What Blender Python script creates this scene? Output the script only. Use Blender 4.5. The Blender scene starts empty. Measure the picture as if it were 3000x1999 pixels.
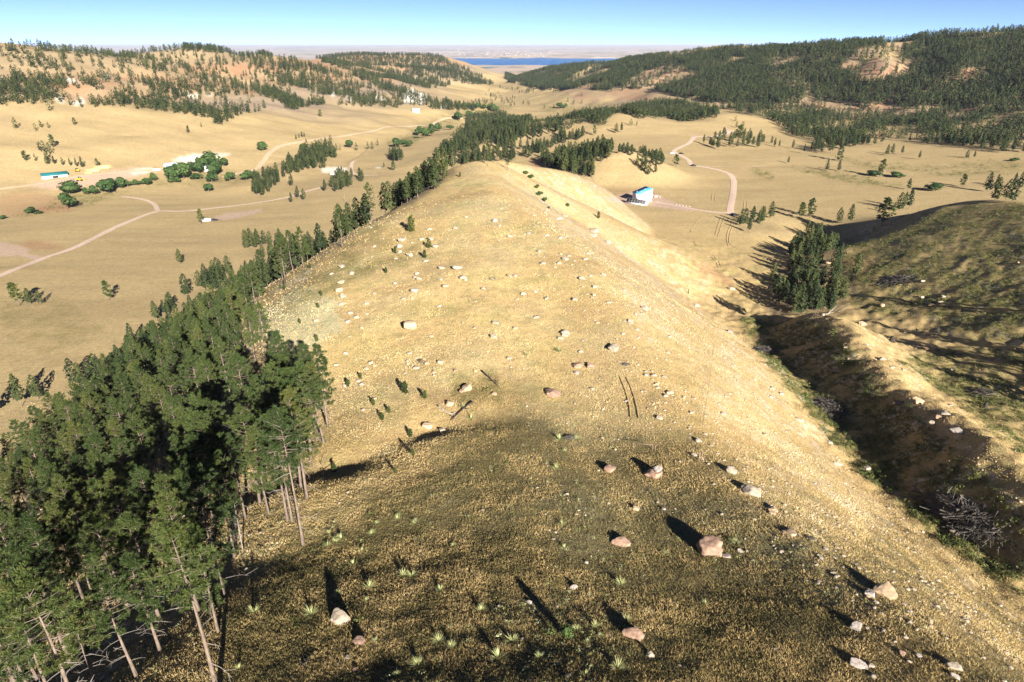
import bpy, math, random
import numpy as np
from mathutils import Vector, Matrix
R = math.radians
rng = np.random.default_rng(7)
random.seed(7)
scene = bpy.context.scene
COL = scene.collection

# ------------------------------------------------------------------ camera
F = 1900.0                      # focal length in pixels of a 3000 px wide frame
PITCH = math.atan(869.0 / F)
cam_d = bpy.data.cameras.new("camera")
cam = bpy.data.objects.new("camera", cam_d)
COL.objects.link(cam)
cam.location = (0, 0, 0)
cam.rotation_euler = (math.pi / 2 - PITCH, 0, 0)
cam_d.sensor_width = 36.0
cam_d.sensor_fit = 'HORIZONTAL'
cam_d.lens = 36.0 * F / 3000.0
cam_d.clip_start = 0.5
cam_d.clip_end = 200000
scene.camera = cam

# ------------------------------------------------------------------ light
SUN_AZ = 23.0      # degrees to the right of straight behind the camera
SUN_EL = 22.0
sx, sy = math.sin(R(SUN_AZ)), -math.cos(R(SUN_AZ))
SUN_DIR = Vector((sx * math.cos(R(SUN_EL)), sy * math.cos(R(SUN_EL)), math.sin(R(SUN_EL))))
sun_d = bpy.data.lights.new("sun", 'SUN')
sun_d.energy = 5.0
sun_d.angle = R(0.5)
sun_d.color = (1.0, 0.92, 0.785)
sun = bpy.data.objects.new("sun", sun_d)
COL.objects.link(sun)
sun.location = (0, 0, 300)
sun.rotation_euler = SUN_DIR.to_track_quat('Z', 'Y').to_euler()

world = bpy.data.worlds.new("World")
scene.world = world
world.use_nodes = True
wn = world.node_tree
bg = wn.nodes["Background"]
sky = wn.nodes.new("ShaderNodeTexSky")
sky.sky_type = 'NISHITA'
sky.sun_disc = False
sky.sun_elevation = R(SUN_EL)
# sky rotation 0 puts the sun on +Y and turns clockwise seen from above
sky.sun_rotation = math.atan2(SUN_DIR.x, SUN_DIR.y)
sky.altitude = 1100
sky.air_density = 0.24
sky.dust_density = 0.0
sky.ozone_density = 1.6
wn.links.new(sky.outputs[0], bg.inputs[0])
bg.inputs[1].default_value = 0.05
scene.view_settings.view_transform = 'Standard'
scene.view_settings.look = 'None'
scene.view_settings.exposure = 1.72
scene.view_settings.gamma = 1.0
scene.cycles.max_bounces = 5
scene.cycles.diffuse_bounces = 2
scene.cycles.volume_bounces = 0
scene.cycles.use_denoising = True

# ------------------------------------------------------------------ pixel rays (3000 x 1999 frame)
CP, SP = math.cos(PITCH), math.sin(PITCH)
def ray(u, v):
    xc = (u - 1500.0) / F
    yc = -(v - 999.5) / F
    return np.array((xc, CP + yc * SP, -SP + yc * CP))
def Pz(u, v, z):
    d = ray(u, v); t = z / d[2]
    return (d[0] * t, d[1] * t, z)
def Pr(u, v, r):
    d = ray(u, v); t = r / math.hypot(d[0], d[1])
    return (d[0] * t, d[1] * t, d[2] * t)
def project(x, y, z):
    zc = y * CP - z * SP
    yc = y * SP + z * CP
    zc = np.where(zc < 0.5, 0.5, zc)
    return 1500 + F * x / zc, 999.5 - F * yc / zc, zc

# ------------------------------------------------------------------ noise
_ang = rng.random(4096) * 2 * np.pi
_gx, _gy = np.cos(_ang), np.sin(_ang)
def _hash(ix, iy, seed):
    h = (ix.astype(np.int64) * 374761393 + iy.astype(np.int64) * 668265263 + seed * 1442695041) & 0xFFFFFFFF
    h = ((h ^ (h >> 13)) * 1274126177) & 0xFFFFFFFF
    return (h ^ (h >> 16)) & 4095
def perlin(x, y, seed=0):
    ix = np.floor(x); iy = np.floor(y)
    fx = x - ix; fy = y - iy
    ux = fx * fx * fx * (fx * (fx * 6 - 15) + 10)
    uy = fy * fy * fy * (fy * (fy * 6 - 15) + 10)
    def g(ox, oy):
        k = _hash(ix + ox, iy + oy, seed)
        return _gx[k] * (fx - ox) + _gy[k] * (fy - oy)
    a = g(0, 0); b = g(1, 0); c = g(0, 1); d = g(1, 1)
    return 1.5 * ((a * (1 - ux) + b * ux) * (1 - uy) + (c * (1 - ux) + d * ux) * uy)
def fbm(x, y, lam, n=4, seed=0, gain=0.5):
    o = np.zeros_like(x); a = 1.0
    for i in range(n):
        o += a * perlin(x / lam, y / lam, seed + i)
        lam *= 0.5; a *= gain
    return o
def sstep(a, b, x):
    t = np.clip((x - a) / (b - a), 0, 1)
    return t * t * (3 - 2 * t)
# ------------------------------------------------------------------ terrain: valley floors
BASE = [Pz(*p) for p in [
    (350, 900, -119), (60, 1000, -117), (115, 755, -130), (0, 700, -133), (615, 648, -136), (460, 617, -140),
    (250, 560, -147), (160, 518, -147), (600, 490, -151), (30, 440, -142), (300, 420, -136), (700, 350, -125),
    (383, 345, -118), (100, 390, -122), (940, 307, -128), (1200, 317, -150), (1100, 400, -152), (900, 450, -150),
    (1000, 520, -141), (1250, 345, -155), (1400, 258, -163), (1300, 275, -160), (1500, 235, -175), (1560, 290, -158),
    (1650, 330, -150), (1750, 292, -146), (1900, 288, -138), (800, 600, -138), (900, 560, -138),
    (1870, 590, -112), (2100, 700, -111), (2150, 560, -112), (2110, 490, -112), (2000, 410, -107), (2250, 420, -108),
    (2441, 449, -108), (2700, 500, -107), (2950, 520, -104), (2400, 360, -112), (2700, 400, -106), (2700, 345, -108),
    (2950, 420, -98), (2250, 308, -118), (2700, 312, -106), (3000, 297, -96), (2042, 320, -120),
    (2810, 1510, -83), (2430, 1190, -93.5), (2170, 1010, -105), (2250, 912, -110), (2900, 1050, -100), (2700, 900, -105),
    (2600, 780, -107), (2900, 850, -102), (2990, 1250, -93), (1600, 430, -122), (1500, 440, -130), (1700, 390, -118),
    (1950, 560, -112), (1700, 600, -112), (2550, 560, -109)]]
BASE += [Pr(u, 200, r)[:2] + (z,) for u, r, z in [
    (500, 6500, -232), (1000, 6500, -232), (1500, 6300, -229), (2000, 6000, -225), (2500, 5000, -200),
    (0, 3000, -110), (500, 3200, -150), (900, 4500, -215), (3000, 3000, -60), (2300, 3200, -110), (1900, 4200, -180),
    (-900, 2500, -110), (3900, 2500, -80),
    (0, 9000, -232), (700, 9000, -232), (1500, 9000, -232), (2200, 9000, -232), (3000, 9000, -225),
    (0, 14000, -231), (1000, 14000, -231), (2000, 14000, -231), (3000, 14000, -231),
    (0, 22000, -215), (1000, 22000, -215), (2000, 22000, -215), (3000, 22000, -215),
    (0, 38000, -140), (1500, 38000, -140), (3000, 38000, -140), (0, 64000, -40), (1500, 64000, -40), (3000, 64000, -40),
    (-900, 9000, -225), (3900, 9000, -225), (-900, 25000, -200), (3900, 25000, -200), (-900, 64000, -40), (3900, 64000, -40)]]
BASE += [(0, 20, -108), (0, 60, -110), (0, 140, -112), (0, 250, -113), (0, 330, -116), (-150, 20, -112), (-150, 150, -114), (-60, 250, -122),
         (0, 420, -120), (140, 20, -84), (200, 80, -88), (260, 200, -96), (-350, 100, -122), (-600, 300, -135),
         (30, 500, -122), (500, 300, -95), (700, 600, -95)]
BASE = np.array(BASE)
def _q(x, y):
    r = np.hypot(x, y)
    return np.arctan2(x, y), 0.55 * np.log(np.maximum(r, 12.0))
def _tps_fit(P):
    a, b = _q(P[:, 0], P[:, 1]); n = len(P)
    d2 = (a[:, None] - a) ** 2 + (b[:, None] - b) ** 2
    K = np.where(d2 > 0, 0.5 * d2 * np.log(d2 + 1e-12), 0) + np.eye(n) * 2e-3
    Q = np.c_[np.ones(n), a, b]
    A = np.block([[K, Q], [Q.T, np.zeros((3, 3))]])
    s = np.linalg.solve(A, np.r_[P[:, 2], 0, 0, 0])
    return a, b, s
_A, _B, _S = _tps_fit(BASE)
def base_z(x, y):
    a, b = _q(x, y)
    a = np.clip(a, -1.15, 1.15)
    o = _S[-3] + _S[-2] * a + _S[-1] * b
    for i in range(len(_A)):
        d2 = (a - _A[i]) ** 2 + (b - _B[i]) ** 2
        o += _S[i] * 0.5 * d2 * np.log(d2 + 1e-12)
    return np.clip(o, -240, 0)

# ------------------------------------------------------------------ terrain: ridges (crest line, slope to its left / right, roundness, blend)
def spline(nodes, k=9):
    n = np.array(nodes, float)
    if len(n) < 3: return n
    p = np.vstack([2 * n[0] - n[1], n, 2 * n[-1] - n[-2]])
    out = []
    for i in range(1, len(p) - 2):
        for j in range(k):
            t = j / k
            out.append(0.5 * (2 * p[i] + (p[i + 1] - p[i - 1]) * t + (2 * p[i - 1] - 5 * p[i] + 4 * p[i + 1] - p[i + 2]) * t * t
                              + (-p[i - 1] + 3 * p[i] - 3 * p[i + 1] + p[i + 2]) * t ** 3))
    out.append(n[-1])
    return np.array(out)
RIDGES = [
    # left hill, its noses, the second hill
    ([Pr(-700, 150, 1500), Pr(-300, 135, 1500), Pr(0, 132, 1500), Pr(121, 140, 1550), Pr(223, 154, 1600), Pr(335, 167, 1680), Pr(462, 153, 1750),
      Pr(606, 150, 1800), Pr(750, 164, 1900), Pr(814, 172, 2000), Pr(903, 178, 2200)], .25, .21, 25, 14, 1),
    ([Pr(750, 166, 1900), Pr(850, 200, 1850), Pr(922, 226, 1800), Pr(1100, 251, 1900), Pr(1244, 280, 1850)], .3, .3, 15, 8, 1),
    ([Pr(903, 178, 2200), Pr(1030, 195, 2350), Pr(1228, 195, 2450), Pr(1356, 229, 2500), Pr(1413, 257, 2450)], .3, .35, 15, 8, 1),
    ([Pr(850, 180, 3000), Pr(1053, 160, 3100), Pr(1212, 161, 3200), Pr(1292, 168, 3250), Pr(1340, 184, 3300), Pr(1388, 206, 3300),
      Pr(1451, 235, 3250), Pr(1467, 248, 3200)], .3, .3, 25, 12, 1),
    # right hills
    ([Pr(1560, 222, 2900), Pr(1643, 198, 2800), Pr(1730, 195, 2700), Pr(1819, 188, 2600), Pr(1899, 167, 2450), Pr(2010, 157, 2250), Pr(2074, 142, 2100),
      Pr(2106, 143, 2050), Pr(2250, 146, 1900), Pr(2377, 137, 1800), Pr(2505, 134, 1750), Pr(2569, 127, 1720), Pr(2696, 115, 1700),
      Pr(2824, 100, 1700), Pr(2920, 93, 1700), Pr(3000, 98, 1650), Pr(3300, 120, 1500), Pr(3800, 150, 1300)], .3, .3, 25, 14, 1),
    ([Pr(1740, 188, 2700), Pr(1690, 212, 2500), Pr(1630, 255, 2250)], .4, .4, 10, 6, 1),
    ([Pr(2010, 160, 2250), Pr(1990, 190, 2050), Pr(2000, 235, 1900)], .45, .45, 12, 6, 1),
    ([Pr(2480, 136, 1750), Pr(2560, 150, 1620), Pr(2585, 185, 1480), Pr(2570, 240, 1380)], .45, .45, 16, 6, 1),
    ([Pr(2850, 100, 1700), Pr(2880, 130, 1560), Pr(2860, 200, 1400)], .4, .4, 12, 6, 1),
    # golden knob and the field rim, the wooded ridge behind the summit
    ([Pz(1740, 348, -98), Pz(1790, 350, -96), Pz(1835, 337, -91), Pz(1914, 361, -99), Pz(2023, 361, -98.5), Pz(2106, 352, -96.5), Pz(2134, 334, -92), Pz(2200, 350, -100)], .2, .14, 14, 4, 0),
    ([Pz(1280, 470, -125), Pz(1400, 432, -117), Pz(1500, 402, -109), Pz(1600, 375, -104), Pz(1720, 347, -97)], .3, .3, 12, 6, 0),
    ([Pz(1680, 490, -104), Pz(1760, 457, -94), Pz(1835, 447, -90), Pz(1900, 470, -98), Pz(1950, 485, -107)], .45, .45, 8, 4, 0),
    ([Pz(730, 545, -138), Pz(850, 482, -133), Pz(960, 442, -137)], .22, .22, 12, 5, 0),
    ([Pz(1060, 445, -147), Pz(1190, 415, -144), Pz(1280, 420, -146)], .12, .12, 15, 4, 0),
    # right near spurs and the dark hill
    ([Pz(2400, 928, -95), Pz(2480, 951, -90), Pz(2537, 1021, -87), Pz(2633, 1123, -84), Pz(2712, 1171, -82), Pz(2792, 1219, -80),
      Pz(2888, 1270, -77), Pz(2999, 1372, -74), (96, 60, -72), (100, 0, -74)], .6, .78, 4, 2, 0),
    ([Pz(2340, 656, -104), Pz(2440, 656, -100), Pz(2537, 643, -96), Pz(2640, 622, -90), Pz(2728, 607, -83), Pz(2808, 600, -79), Pz(3000, 597, -71), (240, 250, -69),
      (222, 150, -68), (215, 60, -66), (215, -60, -66)], .4, .46, 8, 4, 0),
    ([Pz(2760, 606, -79), Pz(2715, 628, -83), Pz(2665, 680, -90), Pz(2600, 750, -103)], .40, 1.25, 5, 3, 0),
    # foreground ridge with its far spurs
    ([(25, -200, -80), (12, -30, -41), (4, 20, -42), (1, 40, -46.5), (-1, 70, -54.5), (-3, 98, -59.8), (-5, 128, -60.4), (-7, 172, -57.5), (-10, 240, -54), (-13, 305, -53), (-14, 330, -52.6), (-8, 360, -61)], .17, .66, 26, 3, 0, (24, .0100, 21)),
    # its stony right rim, where the crown breaks into the steep right flank
    ([(52, -20, -43), (44, 20, -44.5), (36, 40, -48), (32, 77, -57), (28, 108, -60), (23, 141, -57.7), (17.6, 179, -56), (8, 212, -55.2), (0, 241, -55), (-9, 290, -55.5)], .08, .62, 6, 2, 0, (16, .012, 40)),
    ([Pz(1470, 500, -57), Pz(1500, 519, -60), Pz(1615, 587, -77), Pz(1749, 641, -100)], .5, .8, 6, 2, 0),
    ([Pz(1460, 472, -56), Pz(1500, 477, -58), Pz(1573, 488, -64), Pz(1672, 517, -76), Pz(1774, 577, -103)], .55, .75, 6, 2, 0),
]
def ridge_z(x, y, rd):
    nodes, sl, sr, w, k, far = rd[:6]
    shelf = rd[6] if len(rd) > 6 else None     # (width, curvature): gentle on the left, then rounding over ever steeper
    p = spline(nodes)
    m = 1500 if far else 330
    o = np.full(x.shape, -1e4)
    n = np.array(nodes)
    box = np.flatnonzero((x > n[:, 0].min() - m) & (x < n[:, 0].max() + m) & (y > n[:, 1].min() - m) & (y < n[:, 1].max() + m))
    if not len(box): return o
    X, Y = x[box], y[box]; O = np.full(X.shape, -1e4)
    if shelf:           # ridges that run away from the camera: crest x and z as smooth functions of y
        xc, zc_ = np.interp(Y, p[:, 1], p[:, 0]), np.interp(Y, p[:, 1], p[:, 2])
        over = np.maximum(0, Y - p[-1, 1]) + np.maximum(0, p[0, 1] - Y)
        sd = (xc - X) * .97; d = np.hypot(sd, over)
        e = np.maximum(0, d - shelf[0] * np.interp(Y, [30, 80, 150, 240, 310, 340], [.85, 1.0, 1.7, 1.25, .25, .1]))
        w = w * np.interp(Y, [150, 300], [1, .28])
        s = sr + (sl + .14 * sstep(220, 310, Y) - sr) * (0.5 + 0.5 * sd / np.sqrt(sd * sd + w * w)) * sstep(15, 0, over)
        f = s * (np.sqrt(d * d + w * w) - w) + np.where(sd > 0, np.where(e < shelf[2], shelf[1] * e * e, shelf[1] * shelf[2] * (2 * e - shelf[2])), 0)
        o[box] = zc_ - f
        return o
    for i in range(len(p) - 1):
        a, b = p[i], p[i + 1]
        ex, ey = b[0] - a[0], b[1] - a[1]
        L2 = ex * ex + ey * ey + 1e-9; L = math.sqrt(L2)
        dx, dy = X - a[0], Y - a[1]
        t = np.clip((dx * ex + dy * ey) / L2, 0, 1)
        d = np.hypot(dx - ex * t, dy - ey * t)
        sd = (ex * dy - ey * dx) / L
        s = sr + (sl - sr) * (0.5 + 0.5 * sd / np.sqrt(sd * sd + w * w))
        f = s * (np.sqrt(d * d + w * w) - w)
        O = np.maximum(O, a[2] + (b[2] - a[2]) * t - f)
    o[box] = O
    return o
LAKE_Z = -231.0
def lake_mask(x, y):
    th = np.arctan2(x, y); r = np.hypot(x, y)
    u, v, _ = project(x, y, np.full_like(x, LAKE_Z))
    near = 190.5 + 1.2 * perlin(u / 60, u * 0, 91)
    far = 172.5 + 0.8 * perlin(u / 45, u * 0, 92) - 1.0 * sstep(1350, 1800, u)
    m = sstep(near + 0.6, near - 0.6, v) * sstep(far - 0.4, far + 0.4, v) * sstep(1300, 1345, u) * sstep(1840, 1800, u)
    return np.where((r > 5500) & (r < 14000), m, 0)
def height(x, y, cell):
    """ground height; cell = local grid size, noise finer than that fades out"""
    r = np.hypot(x, y)
    b = base_z(x, y)
    wx = x + 9 * fbm(x, y, 90, 3, 11) * sstep(150, 500, r) + 22 * fbm(x, y, 260, 3, 13) * sstep(900, 1400, r) + 2.5 * perlin(x / 22, y / 22, 15) * sstep(120, 60, r * 0 + np.abs(x) * 0 + r / 3)
    wy = y + 9 * fbm(x, y, 90, 3, 12) * sstep(150, 500, r) + 22 * fbm(x, y, 260, 3, 14) * sstep(900, 1400, r) + 2.5 * perlin(x / 22, y / 22, 16) * sstep(120, 60, r / 3)
    z = b.copy()
    for rd in RIDGES:
        zr = ridge_z(wx if rd[5] else x + 0.6 * (wx - x), wy if rd[5] else y + 0.6 * (wy - y), rd)
        k = rd[4]
        z = 0.5 * (z + zr + np.sqrt((z - zr) ** 2 + k * k))
    hill = np.clip((z - b) / 35.0, 0, 1)
    # shallow swale across the near crown, and broken ground in the gully on the right
    sw = np.array([Pz(700, 1470, -66), Pz(1000, 1400, -63), Pz(1250, 1260, -61.5), Pz(1480, 1230, -61)])
    for p, q_ in zip(sw[:-1], sw[1:]):
        e = (q_ - p)[:2]; t = np.clip(((x - p[0]) * e[0] + (y - p[1]) * e[1]) / (e @ e), 0, 1)
        z -= 0.9 * np.exp(-((x - p[0] - e[0] * t) ** 2 + (y - p[1] - e[1] * t) ** 2) / 22.0)
    bc = Pz(2470, 700, -107)
    z -= 15 * np.exp(-((x - bc[0]) / 34) ** 2 - ((y - bc[1] - 6) / 42) ** 2)
    rough = sstep(60, 78, x) * sstep(430, 300, r) * sstep(60, 100, r)
    z += rough * (.6 * perlin(x / 13, y / 13, 17) + .6 * perlin(x / 6, y / 6, 18) + .35 * perlin(x / 2.7, y / 2.7, 19))
    far = sstep(900, 1300, r)
    lakeside = sstep(5000, 7000, r)
    # gullies on the far hills
    g = 1 - np.abs(perlin(wx / 230, wy / 230, 21)) * 2
    g2 = 1 - np.abs(perlin(wx / 110, wy / 110, 22)) * 2
    z += far * hill * (1 - hill * 0.6) * (1 - lakeside) * (11 * g + 5 * g2 - 9)
    for lam, amp in ((300, 2.6), (140, 1.6), (70, 1.0), (34, .40), (16, .17), (8, .08), (4, .05), (2, .04), (1.0, .03)):
        f = sstep(2.0, 5.0, lam / cell)
        a = amp * (0.55 + 0.7 * hill)
        if lam >= 70: a = a * (1 - 0.75 * sstep(420, 300, r)) * (1 + 0.8 * far)
        z += f * a * (1 - 0.8 * lakeside) * perlin(x / lam, y / lam, 30 + int(lam * 3))
    # gentle swells of the far plain and the bluffs beyond the water
    z += lakeside * 7 * fbm(x, y, 2600, 3, 51) * sstep(9000, 16000, r)
    z += 22 * np.maximum(0, fbm(x, y, 900, 3, 53) + .15) * sstep(12200, 13500, r) * sstep(19000, 15000, r)
    m = lake_mask(x, y)
    z = np.where(r > 5500, np.where(m > 0, z * (1 - m) + (LAKE_Z - 7) * m, np.where(r < 12500, np.maximum(z, LAKE_Z + 1.5), z)), z)
    return z

# one polar sheet: fine inside the picture's field, coarse behind
TH = np.concatenate([np.arange(-180, -56, 3.0), np.arange(-56, 56.01, 0.105), np.arange(59, 180, 3.0)]) * np.pi / 180
LR = np.concatenate([np.log(np.linspace(2, 14, 10, endpoint=False)), np.arange(np.log(14), np.log(24), .012), np.arange(np.log(24), np.log(450), .0058),
                     np.arange(np.log(450), np.log(13500), .0068), np.linspace(np.log(13500), np.log(66000), 60)])
NT, NR = len(TH), len(LR)
RR = np.exp(LR)
gx = RR[:, None] * np.sin(TH)[None, :]
gy = RR[:, None] * np.cos(TH)[None, :]
gcell = np.broadcast_to(np.maximum(RR * .0062, .12)[:, None], gx.shape)
GZ = height(gx.ravel(), gy.ravel(), gcell.ravel().copy()).reshape(gx.shape)

def ground(x, y):
    """height of the built sheet at any point"""
    x = np.asarray(x, float); y = np.asarray(y, float)
    th = np.arctan2(x, y); lr = np.log(np.maximum(np.hypot(x, y), 2.01))
    i = np.clip(np.searchsorted(TH, th) - 1, 0, NT - 2); j = np.clip(np.searchsorted(LR, lr) - 1, 0, NR - 2)
    a = np.clip((th - TH[i]) / (TH[i + 1] - TH[i]), 0, 1); b = np.clip((lr - LR[j]) / (LR[j + 1] - LR[j]), 0, 1)
    return (GZ[j, i] * (1 - a) + GZ[j, i + 1] * a) * (1 - b) + (GZ[j + 1, i] * (1 - a) + GZ[j + 1, i + 1] * a) * b
# what the camera sees of the sheet
_el = GZ / RR[:, None]
_run = np.maximum.accumulate(np.vstack([np.full((1, NT), -9.0), _el[:-1]]), axis=0)
VIS = _el >= _run - 1e-9
HID = (_run - _el) * RR[:, None]          # metres a point lies below the line of sight
GU, GV, _ = project(gx, gy, GZ)
def hit(u, v):
    """first ground point behind a pixel"""
    d = ray(u, v)
    th = math.atan2(d[0], d[1]); el = d[2] / math.hypot(d[0], d[1])
    i = int(np.clip(np.searchsorted(TH, th) - 1, 0, NT - 2)); a = (th - TH[i]) / (TH[i + 1] - TH[i])
    e = _el[:, i] * (1 - a) + _el[:, i + 1] * a
    j = int(np.argmax(e >= el))
    if e[j] < el: j = NR - 1
    if j > 0:
        f = (el - e[j - 1]) / (e[j] - e[j - 1] + 1e-12)
        r = math.exp(LR[j - 1] + f * (LR[j] - LR[j - 1]))
    else: r = RR[0]
    x, y = r * math.sin(th), r * math.cos(th)
    return x, y, float(ground(x, y))

def new_mesh(name, verts, faces_flat, nper, mat=None, parent=None, smooth=False):
    """one mesh from numpy arrays; faces all with nper corners"""
    me = bpy.data.meshes.new(name)
    nf = len(faces_flat) // nper
    me.vertices.add(len(verts)); me.vertices.foreach_set("co", np.ascontiguousarray(verts, dtype=np.float32).ravel())
    me.loops.add(len(faces_flat)); me.loops.foreach_set("vertex_index", np.ascontiguousarray(faces_flat, dtype=np.int32))
    me.polygons.add(nf); me.polygons.foreach_set("loop_start", np.arange(0, nf * nper, nper, dtype=np.int32))
    if smooth: me.polygons.foreach_set("use_smooth", np.ones(nf, dtype=bool))
    me.update(calc_edges=True)
    if mat: me.materials.append(mat)
    return me
def link(name, me, parent=None, loc=None):
    o = bpy.data.objects.new(name, me); COL.objects.link(o)
    if parent: o.parent = parent
    if loc is not None: o.location = loc
    return o
def tag(o, label=None, cat=None, group=None, kind=None):
    if label: o["label"] = label
    if cat: o["category"] = cat
    if group: o["group"] = group
    if kind: o["kind"] = kind
    return o
def attr(me, name, val):
    a = me.attributes.new(name, 'FLOAT', 'POINT'); a.data.foreach_set("value", np.ascontiguousarray(val, dtype=np.float32).ravel())

gverts = np.c_[gx.ravel(), gy.ravel(), GZ.ravel()]
idx = np.arange(NR * NT).reshape(NR, NT)
q = np.stack([idx[:-1, :-1], idx[:-1, 1:], idx[1:, 1:], idx[1:, :-1]], -1).reshape(-1, 4)[:, ::-1]
wrap = np.stack([idx[:-1, -1], idx[:-1, 0], idx[1:, 0], idx[1:, -1]], -1)[:, ::-1]
gfaces = np.vstack([q, wrap]).ravel()
# ------------------------------------------------------------------ materials
def mat(name):
    m = bpy.data.materials.new(name); m.use_nodes = True
    return m, m.node_tree, m.node_tree.nodes["Principled BSDF"]
class NT_:
    """small node helper"""
    def __init__(s, t): s.t = t
    def n(s, ty, **kw):
        x = s.t.nodes.new(ty)
        for k, v in kw.items(): setattr(x, k, v)
        return x
    def l(s, a, b): s.t.links.new(a, b)
    def noise(s, vec, scale, detail=3, rough=.55):
        x = s.n("ShaderNodeTexNoise"); x.inputs["Scale"].default_value = scale; x.inputs["Detail"].default_value = detail
        x.inputs["Roughness"].default_value = rough
        if vec is not None: s.l(vec, x.inputs["Vector"])
        return x.outputs[0]
    def ramp(s, fac, stops, interp='LINEAR'):
        x = s.n("ShaderNodeValToRGB"); x.color_ramp.interpolation = interp
        e = x.color_ramp.elements
        while len(e) < len(stops): e.new(0.5)
        for k, (p, c) in zip(e, stops):
            k.position = p; k.color = (c[0], c[1], c[2], 1) if not isinstance(c, (int, float)) else (c, c, c, 1)
        s.l(fac, x.inputs[0]); return x.outputs[0]
    def mix(s, fac, a, b, mode='MIX'):
        x = s.n("ShaderNodeMix"); x.data_type = 'RGBA'; x.blend_type = mode
        for v, i in ((fac, 0), (a, 6), (b, 7)):
            if isinstance(v, (int, float)): x.inputs[i].default_value = v
            elif isinstance(v, tuple): x.inputs[i].default_value = (v[0], v[1], v[2], 1)
            else: s.l(v, x.inputs[i])
        return x.outputs[2]
    def math(s, op, a, b=0.0, clamp=False):
        x = s.n("ShaderNodeMath"); x.operation = op; x.use_clamp = clamp
        for v, i in ((a, 0), (b, 1)):
            if isinstance(v, (int, float)): x.inputs[i].default_value = v
            else: s.l(v, x.inputs[i])
        return x.outputs[0]
    def att(s, name):
        x = s.n("ShaderNodeAttribute"); x.attribute_name = name; return x
    def pos(s): return s.n("ShaderNodeTexCoord").outputs["Object"]

def simple(name, col, rough=.8, var=.25, scale=4.0, metal=0.0, bump=0.0):
    m, t, b = mat(name); h = NT_(t)
    f = h.noise(h.pos(), scale, 4)
    c = h.ramp(f, [(.3, tuple(x * (1 - var) for x in col)), (.7, tuple(min(1, x * (1 + var)) for x in col))])
    h.l(c, b.inputs["Base Color"]); b.inputs["Roughness"].default_value = rough; b.inputs["Metallic"].default_value = metal
    b.inputs["Specular IOR Level"].default_value = .3
    if bump:
        k = h.n("ShaderNodeBump"); k.inputs["Strength"].default_value = bump; k.inputs["Distance"].default_value = .1
        h.l(h.noise(h.pos(), scale * 3, 4), k.inputs["Height"]); h.l(k.outputs[0], b.inputs["Normal"])
    return m

# ------------------------------------------------------------------ what grows or lies where (areas outlined on the ground)
def inside(u, v, poly):
    """points in polygon, u v arrays"""
    p = np.asarray(poly, float); n = len(p); o = np.zeros(u.shape, bool)
    for i in range(n):
        x1, y1 = p[i]; x2, y2 = p[(i + 1) % n]
        if y1 == y2: continue
        c = ((y1 > v) != (y2 > v))
        o ^= c & (u < (x2 - x1) * (v - y1) / (y2 - y1) + x1)
    return o
def D(pts): return [(a * 1.275, b * 1.275) for a, b in pts]
_U, _V, _RG = GU.ravel(), GV.ravel(), np.broadcast_to(RR[:, None], GU.shape).ravel()
_front = (gy.ravel() * CP - GZ.ravel() * SP) > 1
_jit = None
def area(poly, rmin=0, rmax=1e9, fray=0.0):
    """mask over sheet vertices"""
    p = np.array(poly); m = np.zeros(_U.shape, bool)
    u0, v0 = p.min(0) - fray * 2 - 1; u1, v1 = p.max(0) + fray * 2 + 1
    s = np.flatnonzero(_front & (_U > u0) & (_U < u1) & (_V > v0) & (_V < v1) & (_RG > rmin) & (_RG < rmax))
    uu, vv = _U[s], _V[s]
    if fray:
        lam = fray * 2.5
        uu = uu + fray * 1.2 * fbm(_U[s], _V[s], lam, 3, 71); vv = vv + fray * .7 * fbm(_U[s], _V[s], lam, 3, 72)
    m[s] = inside(uu, vv, poly)
    return m
def blur(m, n=1):
    a = m.reshape(NR, NT).astype(np.float32)
    for _ in range(n):
        b = a.copy()
        b[1:-1] = (a[:-2] + 2 * a[1:-1] + a[2:]) / 4
        a = b.copy(); a[:, 1:-1] = (b[:, :-2] + 2 * b[:, 1:-1] + b[:, 2:]) / 4
    return a.ravel()
X_, Y_, Z_ = gx.ravel(), gy.ravel(), GZ.ravel()
NX = np.zeros_like(GZ); NX[:, 1:-1] = (GZ[:, 2:] - GZ[:, :-2]) / (RR[:, None] * (TH[2:] - TH[:-2])[None, :])
NY = np.zeros_like(GZ); NY[1:-1] = (GZ[2:] - GZ[:-2]) / (RR[2:] - RR[:-2])[:, None]
SLOPE = np.hypot(NX, NY).ravel()
n80 = fbm(X_, Y_, 80, 4, 61); n25 = fbm(X_, Y_, 25, 3, 62); n8 = fbm(X_, Y_, 8, 3, 63); n400 = fbm(X_, Y_, 400, 4, 64)

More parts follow.
